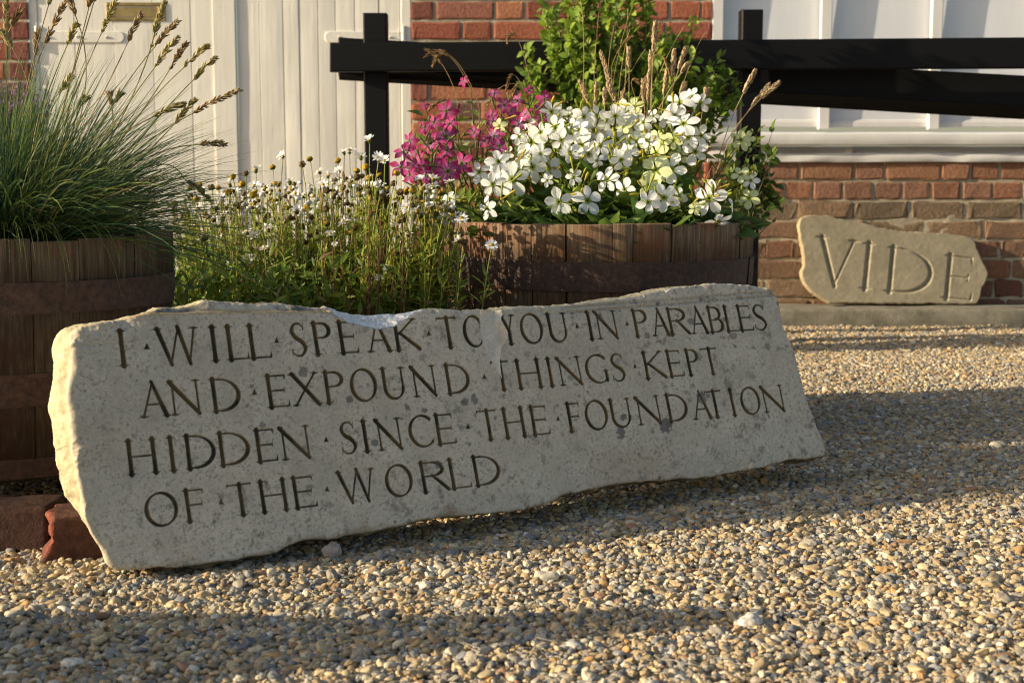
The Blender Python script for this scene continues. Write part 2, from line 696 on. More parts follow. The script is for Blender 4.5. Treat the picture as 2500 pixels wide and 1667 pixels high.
ZD0, ZD1 = 0.08, 2.055
dl = boards('door', WX(112), WX(531), [WX(v) for v in (198, 293, 387, 478)], DOOR_Y, ZD0, ZD1, bld)
dr = boards('door', WX(588), WX(981), [WX(v) for v in (643, 700, 738, 784, 826, 872, 930)], DOOR_Y + 0.002, ZD0, ZD1, bld)
m = MB()
rbox(m, WX(531), WX(586), DOOR_Y - 0.009, DOOR_Y + 0.02, ZD0, ZD1, 0.003)
obj('cover_strip', m, M_WHITE, dl, smooth_=False)
m = MB()
rbox(m, WX(89) + .002, WX(110), DOOR_Y - 0.001, DOOR_Y + 0.04, ZD0, ZD1 + .0, 0.003)
obj('door_frame', m, M_WHITE, bld, smooth_=False)
m = MB()
rbox(m, WX(983), WX(1009) - .002, DOOR_Y - 0.006, DOOR_Y + 0.04, ZD0, ZD1, 0.004)
obj('door_frame', m, M_WHITE, bld, smooth_=False)


def strap(x0, x1, kn, parent, flip):
    m = MB()
    z0, z1 = WZ(104), WZ(77)
    zc = (z0 + z1) / 2
    tip = x1 if not flip else x0
    s = 1 if not flip else -1
    n = 9
    t = np.linspace(-PI / 2, PI / 2, n)
    px = [x0 if not flip else x1] + list(tip - s * 0.02 + s * 0.02 * np.cos(t)) + [x0 if not flip else x1]
    pz = [z0] + list(zc + (z1 - z0) / 2 * np.sin(t)) + [z1]
    px, pz = np.array(px), np.array(pz)
    yb, yf = DOOR_Y + 0.003, DOOR_Y - 0.006
    ring0 = np.stack([px, 0 * px + yb, pz], 1)
    ring1 = np.stack([px, 0 * px + yf + .0015, pz], 1)
    cx_, cz_ = px.mean(), zc
    ring2 = np.stack([px - np.sign(px - cx_) * .0015, 0 * px + yf, pz - np.sign(pz - cz_) * .0015], 1)
    v = np.concatenate([ring0, ring1, ring2, [[cx_, yf, cz_]]])
    K = len(px)
    q, tr = [], []
    for k in (0, 1):
        for i in range(K):
            j = (i + 1) % K
            q.append((k * K + i, k * K + j, (k + 1) * K + j, (k + 1) * K + i))
    for i in range(K):
        tr.append((2 * K + i, 2 * K + (i + 1) % K, 3 * K))
    m.add(v, q, tr)
    for i, fx in enumerate((0.12, 0.45, 0.8)):
        bx = x0 + (x1 - x0) * (fx if not flip else 1 - fx)
        cyl(m, (bx, yf - 0.004, zc + (0.006 if i % 2 else -0.004)), (bx, yf + 0.001, zc), 0.007, 10)
    for a in range(3):
        h = 0.028
        zz = zc - 0.047 + a * 0.032
        cyl(m, (kn, yf, zz), (kn, yf, zz + h), 0.011, 14)
    o = obj('strap_hinge', m, M_WHITE, parent, smooth_=False)
    return o


strap(WX(112), WX(318), WX(110), dl, False)
strap(WX(800), WX(980), WX(990), dr, True)
m = MB()
lx0, lx1, lz0, lz1 = WX(277), WX(418), WZ(51), WZ(6)
ly = DOOR_Y - 0.007
fr_ = 0.019
rbox(m, lx0, lx1, ly, DOOR_Y + 0.004, lz1 - fr_ * .75, lz1, 0.003)
rbox(m, lx0, lx1, ly, DOOR_Y + 0.004, lz0, lz0 + fr_ * .75, 0.003)
rbox(m, lx0, lx0 + fr_, ly + .0002, DOOR_Y + 0.004, lz0 + fr_ * .75 + .0002, lz1 - fr_ * .75 - .0002, 0.002)
rbox(m, lx1 - fr_ * 1.6, lx1, ly + .0002, DOOR_Y + 0.004, lz0 + fr_ * .75 + .0002, lz1 - fr_ * .75 - .0002, 0.002)
rbox(m, lx0 + fr_ + .0003, lx1 - fr_ * 1.6 - .0003, ly + 0.005, DOOR_Y + 0.004, lz0 + fr_ * .75 + .001, lz1 - fr_ * .75 - .004, 0.002)
obj('letter_plate', m, M_BRASS, dl, smooth_=False)

# window
win = thing('window', (XB2, YW, 0.8), None, None)
win.parent = bld
win.location = (XB2, 0, 0.8)
XE = 4.75
zs0, zs1 = WZ(316), 2.05
m = MB()
rbox(m, XB2 + .003, WX(1757), YW + 0.003, YW + 0.12, zs0, zs1, 0.003)
obj('frame', m, M_WINDOWPAINT, win, smooth_=False)
for i, px in enumerate((2017, 2287, 2556, 2826, 3096, 3366, 3636)):
    m = MB()
    x = P(px, 130, YW)[0]
    rbox(m, x - 0.0235, x + 0.0235, YW + 0.004, YW + 0.032, zs0 + .0, zs1, 0.004)
    obj('glazing_bar', m, M_WINDOWPAINT, win, smooth_=False)
m = MB()
zb = WZ(291)
m.grid(np.array([[(WX(1757), YW + 0.0345, zb), (XE, YW + 0.0345, zb)], [(WX(1757), YW + 0.066, zs1), (XE, YW + 0.066, zs1)]]))
obj('blind', m, M_BLIND, win)
m = MB()
zr = WZ(311)
rr = np.array([(YW + 0.030, zr), (YW + 0.0265, zr + .004), (YW + 0.0262, zr + 0.020), (YW + 0.030, zb - 0.004), (YW + 0.0345, zb)])
p = np.zeros((len(rr), 2, 3))
p[:, 0, 0], p[:, 1, 0] = WX(1757), XE
p[..., 1], p[..., 2] = rr[:, 0][:, None], rr[:, 1][:, None]
m.grid(p)
obj('bottom_rail', m, M_WINDOWPAINT, win, smooth_=False)
m = MB()
m.grid(np.array([[(WX(1757), YW + 0.025, zr), (XE, YW + 0.025, zr)], [(WX(1757), YW + 0.025, zs1), (XE, YW + 0.025, zs1)]]), flip=False)
obj('pane', m, M_GLASS, win)


def sill(name, x0, x1, yf, yb, zt, zbm, drop, r, mat, wob):
    xs = np.linspace(x0, x1, 160)
    prof = [(yb, zbm), (yf + r * .4, zbm), (yf, zbm + r * .6), (yf, zt - drop - r), (yf + r * .4, zt - drop - r * .3), (yf + r * 1.3, zt - drop), (yb, zt)]
    p = np.zeros((len(prof), len(xs), 3))
    for i, (y, z) in enumerate(prof):
        p[i, :, 0] = xs
        p[i, :, 1] = y + wob * fbm(xs * 7, 0 * xs + i * .6, 0 * xs, 71, 3)
        p[i, :, 2] = z + wob * fbm(xs * 6, 0 * xs + i * .6, 0 * xs, 72, 3)
    m = MB()
    m.grid(p)
    for e in (0, -1):
        pts = p[:, e]
        m.add(np.concatenate([pts, [pts.mean(0)]]), None, [(i, (i + 1) % len(pts), len(pts)) for i in range(len(pts))])
    return obj(name, m, mat, win)


sill('sill', XB2 - 0.03, XE, YW - 0.042, YW + 0.03, WZ(322), WZ(355), 0.006, 0.006, M_WINDOWPAINT, 0.0012)
sill('lower_sill', XB2 - 0.01, XE, YW - 0.014, YW + 0.03, WZ(357) - .0, WZ(396), 0.03, 0.004, M_WINDOWPAINT, 0.003)

# ------------------------------------------------------------------ black rail fence
YF = 5.2
fence = thing('rail_fence', (PD(861, 300, YF)[0], YF, 0), 'black stained timber rail fence in front of the brick wall', 'fence')


def slanted_bar(mb, pts, y0, y1, r=0.004):
    """pts: left-bottom, right-bottom, right-top, left-top as (x, z)"""
    q = np.array(pts, float)
    c = q.mean(0)
    ins = q - np.sign(q - c) * r
    rings = [np.insert(q, 1, y1 - r, 1), np.insert(q, 1, y0 + r, 1), np.insert(ins, 1, y0, 1), np.insert(ins, 1, y1, 1)]
    v = np.concatenate(rings)
    f = []
    for a, b in ((0, 1), (1, 2), (3, 0)):
        for i in range(4):
            j = (i + 1) % 4
            f.append((a * 4 + i, a * 4 + j, b * 4 + j, b * 4 + i))
    f += [(8, 9, 10, 11), (15, 14, 13, 12)]
    mb.add(v, f)


for (xa, xb, yt) in ((834, 888, 30), (1703, 1752, 22)):
    m = MB()
    a, b = PD(xa, 100, YF), PD(xb, 100, YF)
    zt = PD(xa, yt, YF)[2]
    slanted_bar(m, [(a[0], 0.0), (b[0], 0.0), (b[0], zt), (a[0], zt)], YF, YF + 0.085, 0.005)
    obj('post', m, M_BLACK, fence, smooth_=False)
YR = YF - 0.052
m = MB()
q = [PD(757, 165, YR), PD(3600, 150, YR), PD(3600, 76, YR), PD(757, 99, YR)]
slanted_bar(m, [(a[0], a[2]) for a in q], YR, YF - .001, 0.004)
obj('rail', m, M_BLACK, fence, smooth_=False)
YB = YF + 0.087
m = MB()
q = [PD(775, 173, YB), PD(2900, 274, YB), PD(2900, 205, YB), PD(775, 85, YB)]
slanted_bar(m, [(a[0], a[2]) for a in q], YB + .022, YB + 0.06, 0.004)
q = [PD(775, 182, YB), PD(2620, 286, YB), PD(2620, 257, YB), PD(775, 158, YB)]
uv_ = []
for (x_, y_, dy_) in ((775, 182, .06), (2900, 304, .06), (2900, 275, .0), (775, 158, .0)):
    w_ = PD(x_, y_, YB)
    uv_.append((w_[0], YB + dy_, w_[2]))
for (x_, y_, dy_) in ((775, 182, .061), (2900, 304, .061), (2900, 275, .0215), (775, 158, .0215)):
    w_ = PD(x_, y_, YB)
    uv_.append((w_[0], YB + max(dy_, .0215), w_[2] + .004))
m.add(np.array(uv_), [(0, 1, 2, 3), (3, 2, 6, 7), (0, 3, 7, 4), (1, 5, 6, 2), (4, 7, 6, 5), (0, 4, 5, 1)])
obj('rail', m, M_BLACK, fence, smooth_=False)

# ------------------------------------------------------------------ carved stones: letter strokes
def seg(x0, y0, x1, y1, h0, h1):
    return [np.array([(x0, y0, h0), (x1, y1, h1)], float)]


def serif(x, y, s, h, ang=0.0, lift=0.0):
    c, n = math.cos(ang), math.sin(ang)
    return [np.array([(x - s * c, y - s * n, h * .42), (x, y, h * 1.45), (x + s * c, y + s * n, h * .42)], float)]


def arc(cx, cy, rx, ry, t0, t1, a, b, tilt=0.3, n=28, ends=(1, 1)):
    t = np.linspace(t0, t1, n)
    h = b + (a - b) * np.abs(np.cos(t - tilt)) ** 1.3
    e = np.ones(n)
    e[:4] *= np.linspace(ends[0], 1, 4)
    e[-4:] *= np.linspace(1, ends[1], 4)
    return [np.stack([cx + rx * np.cos(t), cy + ry * np.sin(t), h * e], 1)]


def spl(pts, n=36):
    p = np.array(pts, float)
    k = len(p)
    t = np.linspace(0, k - 1, n)
    i = np.clip(np.floor(t).astype(int), 0, k - 2)
    f = (t - i)[:, None]
    p0, p1, p2, p3 = p[np.maximum(i - 1, 0)], p[i], p[i + 1], p[np.minimum(i + 2, k - 1)]
    return [0.5 * (2 * p1 + (p2 - p0) * f + (2 * p0 - 5 * p1 + 4 * p2 - p3) * f ** 2 + (3 * p1 - p0 - 3 * p2 + p3) * f ** 3)]


def glyph(ch, W, H, wt=1.0):
    a, b, s = 0.066 * H * wt, 0.032 * H * wt, 0.135 * H
    i = s * 0.85
    q = 0.3

    def stem(x, h=a, top=True, bot=True):
        r = [np.array([(x, 0, h * 1.1), (x, H * .2, h * .95), (x, H * .8, h * .95), (x, H, h * 1.1)])]
        if top:
            r += serif(x, H - h * .2, s, b)
        if bot:
            r += serif(x, h * .2, s, b)
        return r

    def tick(x, y, d, h=b):
        return seg(x, y, x + .02 * H, y + d, h, h * .3)

    if ch == 'I':
        return stem(W / 2)
    if ch == 'L':
        return stem(i) + seg(i, b * .6, W - b, b * .6, b, b * .9) + tick(W - b, b, .16 * H, b * 1.2)
    if ch in 'EF':
        r = stem(i, bot=True) + seg(i, H - b * .6, W * .88, H - b * .6, b, b) + tick(W * .88, H - b, -.14 * H, b * 1.1)
        r += seg(i, H * .52, W * .80, H * .52, b, b) + seg(W * .80, H * .45, W * .82, H * .60, b * .6, b * .6)
        if ch == 'E':
            r += seg(i, b * .6, W - b, b * .6, b, b) + tick(W - b, b, .16 * H, b * 1.2)
        return r
    if ch == 'T':
        x = W * .52
        return stem(x, top=False) + seg(b, H - b * .6, W - b, H - b * .3, b, b) + seg(b * 1.2, H, 0, H - .12 * H, b, b * .3) + seg(W - b, H + .06 * H, W - 1.6 * b, H - .09 * H, b * .3, b * .5)
    if ch == 'H':
        return stem(i) + stem(W - i) + seg(i, H * .52, W - i, H * .52, b, b)
    if ch == 'N':
        return stem(i, b * 1.15, top=False) + seg(i * .35, H * .985, W - i * .95, 0.0, a * 1.05, a * .9) + stem(W - i, b * 1.15, bot=False) + seg(W - i, 0.1 * H, W - i * .95, -.02 * H, b, b * .3) + seg(0, H - b * .3, i, H - b * .3, b * .2, b)
    if ch == 'A':
        return seg(i, b * .3, W * .5, H, b * 1.1, b) + seg(W * .48, H * 1.03, W - i, b * .3, a * .75, a * 1.05) + serif(i, b * .3, s, b) + serif(W - i, b * .3, s, b) + seg(W * .27, H * .36, W * .73, H * .36, b, b)
    if ch == 'V':
        return seg(i, H, W * .52, -.02 * H, a, a * .8) + seg(W - i, H, W * .5, 0, b, b) + serif(i, H - b * .3, s, b) + serif(W - i, H - b * .3, s, b)
    if ch == 'W':
        return (seg(i, H, W * .34, -.04 * H, a, a * .8) + seg(W * .56, H * 1.02, W * .33, 0, b, b * 1.05) + seg(W * .55, H * 1.04, W * .76, -.04 * H, a * .9, a * .8)
                + seg(W - i * .9, H, W * .75, 0, b * 1.1, b * 1.05) + serif(i, H - b * .3, s, b) + serif(W - i * .9, H - b * .3, s * .9, b))
    if ch == 'K':
        return stem(i) + seg(i, H * .46, W * .80, H, b, b * 1.1) + serif(W * .80, H - b * .3, s * .9, b) + seg(i + (W - 2 * i) * .16, H * .56, W - s * .7, .02 * H, a * .8, a) + seg(W - s * .8, b, W, -.02 * H, b, b * .2)
    if ch == 'X':
        return seg(i, H, W - i, 0, a, a) + seg(i * 1.2, 0, W - i * 1.3, H, b * 1.1, b * 1.1) + serif(i, H - b * .3, s, b) + serif(W - i, b * .3, s, b) + serif(i * 1.2, b * .3, s * .9, b) + serif(W - i * 1.3, H - b * .3, s * .9, b)
    if ch == 'Y':
        x = W * .52
        return seg(x, 0, x, H * .48, a, a) + serif(x, b * .3, s, b) + seg(i, H, x, H * .45, a * .9, a * .9) + seg(W - i, H, x, H * .45, b, b) + serif(i, H - b * .3, s, b) + serif(W - i, H - b * .3, s, b)
    if ch in 'PRB':
        rx = (W - i) * (1.0 if ch == 'P' else .82)
        ph = .5 if ch != 'B' else .46
        ry = H * (1 - ph) / 2
        cy = H - ry
        r = stem(i) + seg(i, H - b * .7, i + rx * .45, H - b * .7, b, b) + arc(i + rx * .42, cy, rx * .56, ry - b * .6, PI / 2, -PI / 2, a, b, 0.1) + seg(i + rx * .45, cy - ry + b * .6, i + rx * .05, cy - ry + b * .6, b, b * .9)
        if ch == 'R':
            r += seg(i + rx * .45, cy - ry + b, W - s * .5, .03 * H, a * .8, a) + seg(W - s * .6, b, W + s * .3, -.02 * H, b * 1.2, b * .2)
        if ch == 'B':
            ry2 = H * .54 / 2
            rx2 = (W - i) * .95
            r += arc(i + rx2 * .42, ry2 + b * .3, rx2 * .55, ry2 - b * .3, PI / 2, -PI / 2, a, b, -0.1) + seg(i, b * .7, i + rx2 * .45, b * .7, b, b)
        return r
    if ch == 'D':
        return stem(i) + seg(i, H - b * .7, i + (W - i) * .3, H - b * .7, b, b) + arc(i + (W - i) * .22, H / 2, (W - i) * .76 - a * .5, H / 2 - b * .7, PI / 2, -PI / 2, a, b, -0.25) + seg(i, b * .7, i + (W - i) * .3, b * .7, b, b)
    if ch == 'O':
        return arc(W / 2, H / 2, W / 2 - a * .8, H / 2 + .01 * H, 0, 2 * PI, a, b, 0.35 + PI, 60)
    if ch in 'CG':
        r = arc(W * .56, H / 2, W * .56 - a * .6, H / 2 + .01 * H, .27 * PI, 1.76 * PI, a, b, PI + .3, 48)
        x1, y1 = W * .56 + (W * .56 - a) * math.cos(.27 * PI), H / 2 + (H / 2) * math.sin(.27 * PI)
        r += seg(x1, y1 + .05 * H, x1 + .02 * H, y1 - .1 * H, b * 1.1, b * .3)
        x2 = W * .56 + (W * .56 - a) * math.cos(1.76 * PI)
        y2 = H / 2 + H / 2 * math.sin(1.76 * PI)
        if ch == 'C':
            r += seg(x2, y2, x2 + .1 * H, y2 + .1 * H, b, b * .3)
        else:
            r += seg(W - i * .9, .06 * H, W - i * .9, .42 * H, a * .9, a * .9) + serif(W - i * .9, .42 * H, s * .95, b) + seg(x2 - .05 * H, y2, W - i * .9, .1 * H, b, b)
        return r
    if ch == 'S':
        w = W
        p = [(w * .86, H * .86, b * .8), (w * .66, H * .985, b), (w * .36, H * .97, b * 1.2), (w * .18, H * .78, a * .9), (w * .34, H * .58, a * 1.0), (w * .66, H * .44, a * 1.05), (w * .85, H * .24, a * .9), (w * .66, H * .04, b * 1.2), (w * .34, H * .0, b), (w * .12, H * .10, b * .8)]
        return spl(p, 60) + seg(w * .88, H * 1.03, w * .84, H * .80, b * .4, b * .8) + seg(w * .06, -.03 * H, w * .1, H * .2, b * .4, b * .9)
    if ch == 'U':
        r0 = W / 2 - i
        return seg(i, H, i, H * .36, a, a * .9) + seg(W - i, H, W - i, H * .36, b * 1.25, b * 1.2) + arc(W / 2, H * .36, r0, H * .37, PI, 2 * PI, a * .95, b, PI + .5) + serif(i, H - b * .3, s, b) + serif(W - i, H - b * .3, s, b)
    if ch == '.':
        c = np.array((W / 2, H / 2))
        return [('tri', [(0, H * .02), (W, 0), (W * .62, H)])]
    return []


def carve(U, V, lines, frame_px, tilt_rows=None):
    """U, V: grid coordinates; returns the V-cut depth. lines: list of dicts in photo pixels"""
    depth = np.zeros_like(U)
    for ln in lines:
        (bx0, by0), (bx1, by1) = ln['base']
        (cx0, cy0), (cx1, cy1) = ln['cap']
        B0, B1 = frame_px(bx0, by0), frame_px(bx1, by1)
        C0, C1 = frame_px(cx0, cy0), frame_px(cx1, cy1)
        ex = (B1 - B0) / np.linalg.norm(B1 - B0)
        ey = np.array([-ex[1], ex[0]])
        for ch, xl, xr in ln['ch']:
            f = ((xl + xr) / 2 - bx0) / (bx1 - bx0)
            yb = by0 + (by1 - by0) * f
            fc = ((xl + xr) / 2 - cx0) / (cx1 - cx0)
            yc = cy0 + (cy1 - cy0) * fc
            ym = (yb + yc) / 2
            pl, pr = frame_px(xl, ym), frame_px(xr, ym)
            Hh = (C0 + (C1 - C0) * fc - (B0 + (B1 - B0) * f)) @ ey
            mid = (pl + pr) / 2
            vb = ((B0 - mid) @ ey)
            W = (pr - pl) @ ex
            org = mid + ey * vb - ex * W / 2
            if ch == '.':
                dd = Hh * .2
                org = org + ey * Hh * 0.42 + ex * (W / 2 - dd / 2)
                st = glyph('.', dd, dd * 1.1)
            else:
                if ln.get('lift', {}).get(ch):
                    pass
                st = glyph(ch, W, Hh, ln.get('wt', 1.18))
            pad = 0.02
            qu, qv = U - org[0], V - org[1]
            lx, ly = qu * ex[0] + qv * ex[1], qu * ey[0] + qv * ey[1]
            m_ = (lx > -pad) & (lx < W + pad) & (ly > -pad) & (ly < Hh + pad)
            idx = np.nonzero(m_.ravel())[0]
            if len(idx) == 0:
                continue
            x, y = lx.ravel()[idx], ly.ravel()[idx]
            best = np.full(len(idx), -1.0)
            for s_ in st:
                if isinstance(s_, tuple):
                    t = s_[1]
                    dmin = np.full(len(idx), 1e9)
                    sg = np.sign((t[1][0] - t[0][0]) * (t[2][1] - t[0][1]) - (t[1][1] - t[0][1]) * (t[2][0] - t[0][0]))
                    for k in range(3):
                        p, r = np.array(t[k]), np.array(t[(k + 1) % 3])
                        d = (r - p) / np.linalg.norm(r - p)
                        dmin = np.minimum(dmin, sg * (d[0] * (y - p[1]) - d[1] * (x - p[0])))
                    best = np.maximum(best, dmin)
                    continue
                for k in range(len(s_) - 1):
                    p, r = s_[k], s_[k + 1]
                    d = r[:2] - p[:2]
                    L2 = d @ d + 1e-12
                    t = np.clip(((x - p[0]) * d[0] + (y - p[1]) * d[1]) / L2, 0, 1)
                    ds = np.hypot(x - p[0] - d[0] * t, y - p[1] - d[1] * t)
                    best = np.maximum(best, p[2] + (r[2] - p[2]) * t - ds)
            dr_ = depth.ravel()
            dr_[idx] = np.maximum(dr_[idx], best)
    return depth


def inpoly(x, y, poly):
    r = np.zeros(x.shape, bool)
    n = len(poly)
    for k in range(n):
        x0, y0 = poly[k]
        x1, y1 = poly[(k + 1) % n]
        if y0 == y1:
            continue
        c = ((y0 > y) != (y1 > y)) & (x < (x1 - x0) * (y - y0) / (y1 - y0) + x0)
        r ^= c
    return r


def segdist(x, y, poly, closed=True):
    """distance and nearest point to a polygon's outline"""
    best = np.full(x.shape, 1e9)
    nx, ny = np.zeros(x.shape), np.zeros(x.shape)
    n = len(poly)
    for k in range(n if closed else n - 1):
        p, q = poly[k], poly[(k + 1) % n]
        d = q - p
        t = np.clip(((x - p[0]) * d[0] + (y - p[1]) * d[1]) / (d @ d + 1e-14), 0, 1)
        ax, ay = p[0] + d[0] * t, p[1] + d[1] * t
        dd = (x - ax) ** 2 + (y - ay) ** 2
        m_ = dd < best
        best = np.where(m_, dd, best)
        nx = np.where(m_, ax, nx)
        ny = np.where(m_, ay, ny)
    return np.sqrt(best), nx, ny


def rough_outline(pts, step, amp, seed):
    p = np.array(pts, float)
    out = []
    n = len(p)
    for k in range(n):
        a, b = p[k], p[(k + 1) % n]
        m_ = max(1, int(np.linalg.norm(b - a) / step))
        for t in range(m_):
            out.append(a + (b - a) * t / m_)
    out = np.array(out)
    # soften the corners a little, then break the line up
    for _ in range(3):
        out = (np.roll(out, 1, 0) + out * 2 + np.roll(out, -1, 0)) / 4
    d = np.roll(out, -1, 0) - np.roll(out, 1, 0)
    d /= np.linalg.norm(d, axis=1)[:, None] + 1e-9
    nrm = np.stack([d[:, 1], -d[:, 0]], 1)
    f = fbm(out[:, 0] * 28, out[:, 1] * 28, 0 * out[:, 0], seed, 5, 0.6)
    return out + nrm * (f * amp)[:, None]


def slab(poly, h, T, face, side_amp, seed, Rr=0.008, bulge=0.01, rows=36):
    """poly: rough outline (ccw) in the face plane. face(U,V,d) -> (w, colour). Returns V (u,v,w), quads, tris, colours"""
    lo, hi = poly.min(0) - 2 * h, poly.max(0) + 2 * h
    us, vs = np.arange(lo[0], hi[0], h), np.arange(lo[1], hi[1], h)
    U, V = np.meshgrid(us, vs)
    s8 = 8
    cu, cv = np.arange(lo[0], hi[0] + s8 * h, s8 * h), np.arange(lo[1], hi[1] + s8 * h, s8 * h)
    CU, CV = np.meshgrid(cu, cv)
    cd, _, _ = segdist(CU, CV, poly[::3])
    cd = np.where(inpoly(CU, CV, poly), cd, -cd)
    iu, iv = (U - lo[0]) / (s8 * h), (V - lo[1]) / (s8 * h)
    i0, j0 = np.minimum(iu.astype(int), len(cu) - 2), np.minimum(iv.astype(int), len(cv) - 2)
    fu, fv = iu - i0, iv - j0
    D = (cd[j0, i0] * (1 - fu) + cd[j0, i0 + 1] * fu) * (1 - fv) + (cd[j0 + 1, i0] * (1 - fu) + cd[j0 + 1, i0 + 1] * fu) * fv
    near = np.abs(D) < 0.028
    NX, NY = np.zeros_like(U), np.zeros_like(U)
    ux, uy = U[near], V[near]
    # split the near band in columns so each one meets only the segments close to it
    dn, nxx, nyy = np.zeros(len(ux)), np.zeros(len(ux)), np.zeros(len(ux))
    edges = np.linspace(lo[0], hi[0], 40)
    for k in range(len(edges) - 1):
        sel = (ux >= edges[k]) & (ux < edges[k + 1] + (1e-6 if k == len(edges) - 2 else 0))
        if not sel.any():
            continue
        ps = np.nonzero((poly[:, 0] > edges[k] - 0.06) & (poly[:, 0] < edges[k + 1] + 0.06))[0]
        x, y = ux[sel], uy[sel]
        best = np.full(len(x), 1e9)
        bx, by = np.zeros(len(x)), np.zeros(len(x))
        for i in ps:
            p, q = poly[i], poly[(i + 1) % len(poly)]
            d = q - p
            t = np.clip(((x - p[0]) * d[0] + (y - p[1]) * d[1]) / (d @ d + 1e-14), 0, 1)
            ax, ay = p[0] + d[0] * t, p[1] + d[1] * t
            e = (x - ax) ** 2 + (y - ay) ** 2
            m_ = e < best
            best = np.where(m_, e, best)
            bx, by = np.where(m_, ax, bx), np.where(m_, ay, by)
        ins = np.zeros(len(x), bool)
        ins = inpoly(x, y, poly)
        dn[sel] = np.sqrt(best) * np.where(ins, 1, -1)
        nxx[sel], nyy[sel] = bx, by
    D[near] = dn
    NX[near], NY[near] = nxx, nyy
    keepv = D > -0.6 * h
    kq = keepv[:-1, :-1] & keepv[1:, :-1] & keepv[:-1, 1:] & keepv[1:, 1:]
    nv, nu = U.shape
    ids = np.arange(nv * nu).reshape(nv, nu)
    quads = np.stack([ids[:-1, :-1], ids[:-1, 1:], ids[1:, 1:], ids[1:, :-1]], -1)[kq]
    # boundary edges
    e = np.concatenate([quads[:, [0, 1]], quads[:, [1, 2]], quads[:, [2, 3]], quads[:, [3, 0]]])
    key = np.sort(e, 1)
    kk = key[:, 0] * (nv * nu) + key[:, 1]
    uq, inv, cnt = np.unique(kk, return_inverse=True, return_counts=True)
    be = e[cnt[inv] == 1]
    nxt = {}
    for a, b in be:
        nxt.setdefault(int(a), []).append(int(b))
    loops, used = [], set()
    for s in list(nxt):
        if s in used:
            continue
        lp, c = [s], s
        used.add(s)
        while True:
            cand = [x for x in nxt.get(c, []) if x not in used]
            if not cand:
                break
            c = cand[0]
            used.add(c)
            lp.append(c)
        loops.append(lp)
    loop = np.array(max(loops, key=len))
    Uf, Vf = U.ravel().copy(), V.ravel().copy()
    nxf, nyf = NX.ravel(), NY.ravel()
    Uf[loop], Vf[loop] = nxf[loop], nyf[loop]
    Df = D.ravel().copy()
    Df[loop] = 0
    used_ids = np.unique(quads)
    remap = np.full(nv * nu, -1)
    remap[used_ids] = np.arange(len(used_ids))
    u, v, d = Uf[used_ids], Vf[used_ids], Df[used_ids]
    w, c = face(u, v, np.maximum(d, 0))
    quads = remap[quads]
    lp = remap[loop]
    # sides: rows going back from the arris
    n = len(lp)
    pu, pv, pw = u[lp], v[lp], w[lp]
    pu_s, pv_s = pu.copy(), pv.copy()
    for _ in range(60):
        pu_s = (np.roll(pu_s, 1) + 2 * pu_s + np.roll(pu_s, -1)) / 4
        pv_s = (np.roll(pv_s, 1) + 2 * pv_s + np.roll(pv_s, -1)) / 4
    du, dv = np.roll(pu_s, -4) - np.roll(pu_s, 4), np.roll(pv_s, -4) - np.roll(pv_s, 4)
    L = np.hypot(du, dv) + 1e-9
    on, om = dv / L, -du / L
    tt = np.linspace(0, 1, rows) ** 0.9
    RV, RC = [], []
    for r in range(1, rows):
        t = tt[r]
        w_ = pw * (1 - t) + (-T) * t
        rampf = smooth(0, 0.18, t)
        f = fbm(pu * 16, pv * 16, w_ * 16 + 7, seed + 3, 5, 0.6)
        f2 = fbm(pu * 70, pv * 70, w_ * 70, seed + 5, 3, 0.6)
        fr_ok = 1.0 - (face.fresh(pu, om) if hasattr(face, 'fresh') else 0.0)
        k = fr_ok * rampf * (bulge * math.sin(PI * min(1, t * 1.05)) * 1.0 + side_amp * f * 0.8 + side_amp * 0.25 * f2) - 0.012 * smooth(0.8, 1.0, t)
        if hasattr(face, 'shape'):
            k = k + face.shape(pu, pv, t, om)
        RV.append(np.stack([pu + on * k, pv + om * k, w_], 1))
        cc = face.side(pu, pv, w_, f, f2, om)
        RC.append(cc)
    base = len(u)
    Vt = np.concatenate([np.stack([u, v, w], 1)] + RV + [[[pu.mean(), pv.mean(), -T]]])
    Cc = np.concatenate([c] + RC + [RC[-1].mean(0)[None]])
    rowid = [lp] + [base + k * n + np.arange(n) for k in range(rows - 1)]
    sq = []
    for k in range(rows - 1):
        a, b = rowid[k], rowid[k + 1]
        sq.append(np.stack([np.roll(a, -1), a, b, np.roll(b, -1)], 1))
    last = rowid[-1]
    tr = np.stack([np.roll(last, -1), last, np.full(n, len(Vt) - 1)], 1)
    return Vt, np.concatenate([quads] + sq), tr, Cc


# ------------------------------------------------------------------ the long inscribed stone
BLp = G(262 * DS, 1305 * DS, 0.026)
BRp = G(1896 * DS, 1048 * DS, 0.056)
eu = (BRp - BLp) / np.linalg.norm(BRp - BLp)
hz = np.array([eu[1], -eu[0], 0.0])
hz /= np.linalg.norm(hz)
LEAN = math.radians(21)
en = hz * math.cos(LEAN) + np.array([0, 0, 1.0]) * math.sin(LEAN)
en = en - eu * (en @ eu)
en /= np.linalg.norm(en)
ev = np.cross(en, eu)


def st_px(px, py):
    d = ray(px, py)
    t = ((BLp - CAM) @ en) / (d @ en)
    q = CAM + d * t - BLp
    return np.array([q @ eu, q @ ev])


def st_d(x, y):
    return st_px(x * DS, y * DS)


